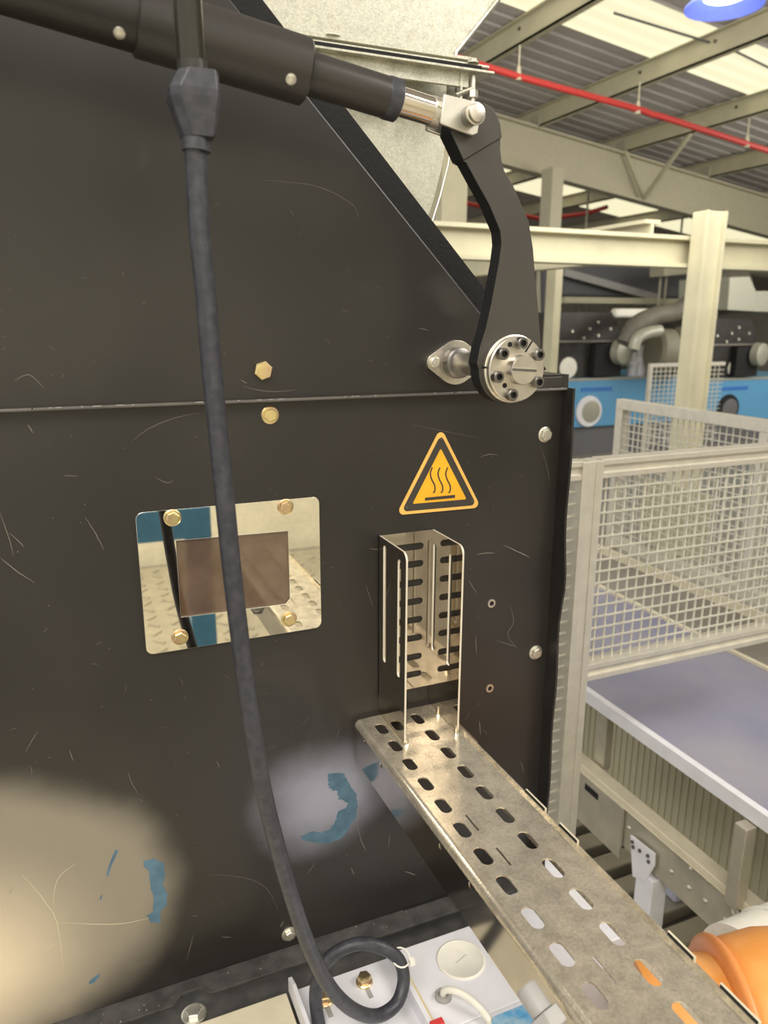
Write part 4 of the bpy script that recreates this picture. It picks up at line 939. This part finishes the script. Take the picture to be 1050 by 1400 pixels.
# large dark duct behind
BD = thing('overhead_duct', 'big dark grey ventilation duct behind the cream beam', 'duct', pA(840, 410, 10))
b = B(); q0 = pA(765, 330, 10.5); q1 = pA(960, 408, 10.5); b.box(q0.x, q1.x, 10.5, 11.5, q1.z, q0.z); wpart('casing', BD, b, 'dkgrey', smooth=False, bevel=.05)
b = B(); b.bar(pA(770, 372, 10.3), pA(900, 408, 10.3), .1, .12); wpart('stiffener', BD, b, 'grey', smooth=False)
for px in (800, 930):
    q = pA(px, 330, 11); b = B(); b.cyl((q.x, 11, q.z-.1), (q.x, 11, rz(q.x)-.01), .02, n=8); wpart('hanger', BD, b, 'greybeam')
b = B(); q0 = pA(770, 410, 10.2); q1 = pA(985, 416, 10.2); b.bar(q0, (q1.x, 10.2, q0.z), .1, .10); wpart('lower_rail', BD, b, 'creambeam', smooth=False)
b = B(); b.bar(pA(838, 428, 7.8), pA(905, 428, 7.8), .12, .12); tag(ob('white_pipe', b, 'wplastic', bevel=.03), 'white horizontal pipe behind the left far hood', 'pipe')

# ================================================================== ROOF STEEL
b = B(); hG = P(700, 165, 'y', YG).z-P(700, 228, 'y', YG).z
X0_, X1_ = 1.0, 21.0
def sb(b, x0_, x1_, y, w_, zoff, th):
    b.bar((x0_, y, gz(x0_)+zoff), (x1_, y, gz(x1_)+zoff), w_, th)
sb(b, X0_, X1_, YG, .20, -.01, .03); sb(b, X0_, X1_, YG, .02, -hG/2, hG); sb(b, X0_, X1_, YG, .20, -hG, .03)
tag(ob('roof_girder', b, 'greybeam', smooth=False), 'deep sloping grey-cream roof girder above the machines', 'girder')
purx = [P(590, 134, 'y', YG).x, P(733, 175, 'y', YG).x, P(850, 210, 'y', YG).x, P(965, 240, 'y', YG).x, P(1075, 268, 'y', YG).x]
labs = ['roof purlin nearest the duct, cut by the top edge', 'second roof purlin from the duct, ending at the top right', 'third roof purlin from the duct', 'fourth roof purlin from the duct, at the right edge', 'fifth roof purlin from the duct, beyond the girder']
for x_, lb in zip(purx, labs):
    b = B(); z_ = gz(x_)+.01; b.box(x_-.012, x_+.012, .5, 21, z_, z_+PUR); b.box(x_-.012, x_+.08, .5, 21, z_, z_+.015); b.box(x_-.08, x_+.012, .5, 21, z_+PUR-.012, z_+PUR)
    pu = thing('roof_purlin', lb, 'purlin', (x_, 9, z_), group='roof purlins'); wpart('purlin_section', pu, b, 'creambeam', smooth=False)
    for yy_ in (2.5, 3.6, 4.7, 5.8, 6.9):
        b = B(); b.cyl((x_-.012, yy_, z_+.14), (x_-.03, yy_, z_+.14), .018, n=8); wpart('bolt', pu, b, 'darksteel')
    b = B(); b.box(x_-.03, x_+.03, YG-.1, YG+.1, z_-.02, z_+PUR*.7); wpart('cleat', pu, b, 'greybeam', smooth=False)
# knee braces
for x_, (pt, pq) in zip(purx[2:4], (((848, 178), (880, 272)), ((0, 0), (0, 0)))):
    if pt[0]:
        b = B(); q1 = P(880, 272, 'y', YG-.1); b.bar(q1, (purx[2]+.05, YG-1.3, gz(purx[2])+.02), .05, .05); b.bar(q1, (purx[2]-.02, YG-.1, gz(purx[2])+.02), .04, .04)
        tag(ob('knee_brace', b, 'creambeam', smooth=False), 'V-shaped brace between girder and third purlin', 'brace')
# red sprinkler pipe
YP = 5.6
rp = [P(560, 60, 'y', YP), P(625, 79, 'y', YP), P(710, 105, 'y', YP), P(882, 152, 'y', YP), P(890, 156, 'y', YP), P(900, 158, 'y', YP), P(1050, 206, 'y', YP), P(1120, 229, 'y', YP)]
SPp = thing('sprinkler_pipe', 'thin red sprinkler pipe hanging below the roof purlins', 'pipe', rp[1])
b = B(); b.tube(rp, .029, 12); wpart('pipe_run', SPp, b, 'red')
for (px, py) in ((709, 103), (872, 150), (1021, 196)):
    q = P(px, py, 'y', YP); b = B(); b.cyl(q, q+Vector((0, 0, .24)), .007, n=8); b.cyl(q+Vector((0, 0, -.04)), q+Vector((0, 0, .07)), .030, .016, n=10); wpart('hanger', SPp, b, 'creambeam')
b = B(); b.tube([P(742, 300, 'y', 12.5), P(800, 292, 'y', 12.0), P(830, 283, 'y', 11.5)], .04, 10); b.tube([P(590, 268, 'y', 12.5), P(742, 300, 'y', 12.5)], .04, 10)
tag(ob('sprinkler_pipe', b, 'red'), 'far red pipe seen under the girder beside the grey column', 'pipe')
b = B(); b.tube([onroof(840, 5)+Vector((0, 0, -.08)), onroof(1000, 55)+Vector((0, 0, -.08)), onroof(1060, 85)+Vector((0, 0, -.08))], .012, 6)
tag(ob('roof_wire', b, 'dkgrey'), 'thin dark wire running under the bright skylight strip', 'wire')
# high bay lamp
lc = CAM+ray(990, 10)*4.6
LP = thing('highbay_lamp', 'blue-tinted round high-bay lamp hanging at the top right', 'lamp', lc)
b = B(); vs = []
b.lathe(lc, (0, 0, 1), [(0.001, .225), (0, .23), (.012, .23), (.10, .13), (.16, .11), (.16, .10), (.09, .12), (.012, .212), (.001, .225)], 40, caps=False); wpart('shade', LP, b, 'lampblue')
b = B(); b.lathe(lc+Vector((0, 0, .045)), (0, 0, 1), [(0, .10), (.01, .125), (.03, .12)], 28); wpart('lens', LP, b, 'lampw')
b = B(); b.cyl(lc+Vector((0, 0, .15)), (lc.x, lc.y, rz(lc.x)-.02), .010, n=8); b.cyl(lc+Vector((0, 0, .15)), lc+Vector((0, 0, .26)), .08, n=20); wpart('housing', LP, b, 'greybeam')

# ================================================================== WHAT THE SIGHT WINDOW MIRRORS
def mir(px, py, d): p = P(px, py, 'y', d); return Vector((p.x, -p.y, p.z))
MB_ = thing('rear_gantry', 'blue painted steel frame behind the viewer, mirrored in the polished window plate', 'gantry', (-.6, -1.6, 0))
q0 = mir(186, 722, 1.6); q1 = mir(288, 716, 1.6)
b = B(); b.box(q0.x-1.2, q1.x, -1.66, -1.6, q0.z-.05, q0.z+.05); wpart('beam', MB_, b, 'mblue', smooth=False)
b = B(); b.box(q1.x-.08, q1.x-.001, -1.659, -1.602, 0.0275, q0.z-.05); wpart('post', MB_, b, 'mblue', smooth=False)
b = B(); b.box(-3.2, -.05, -2.6, -2.4, .0275, 1.25)
tag(ob('white_cabinet', b, 'wplastic', smooth=False), 'pale cabinet behind the viewer, mirrored in the polished window plate', 'cabinet')
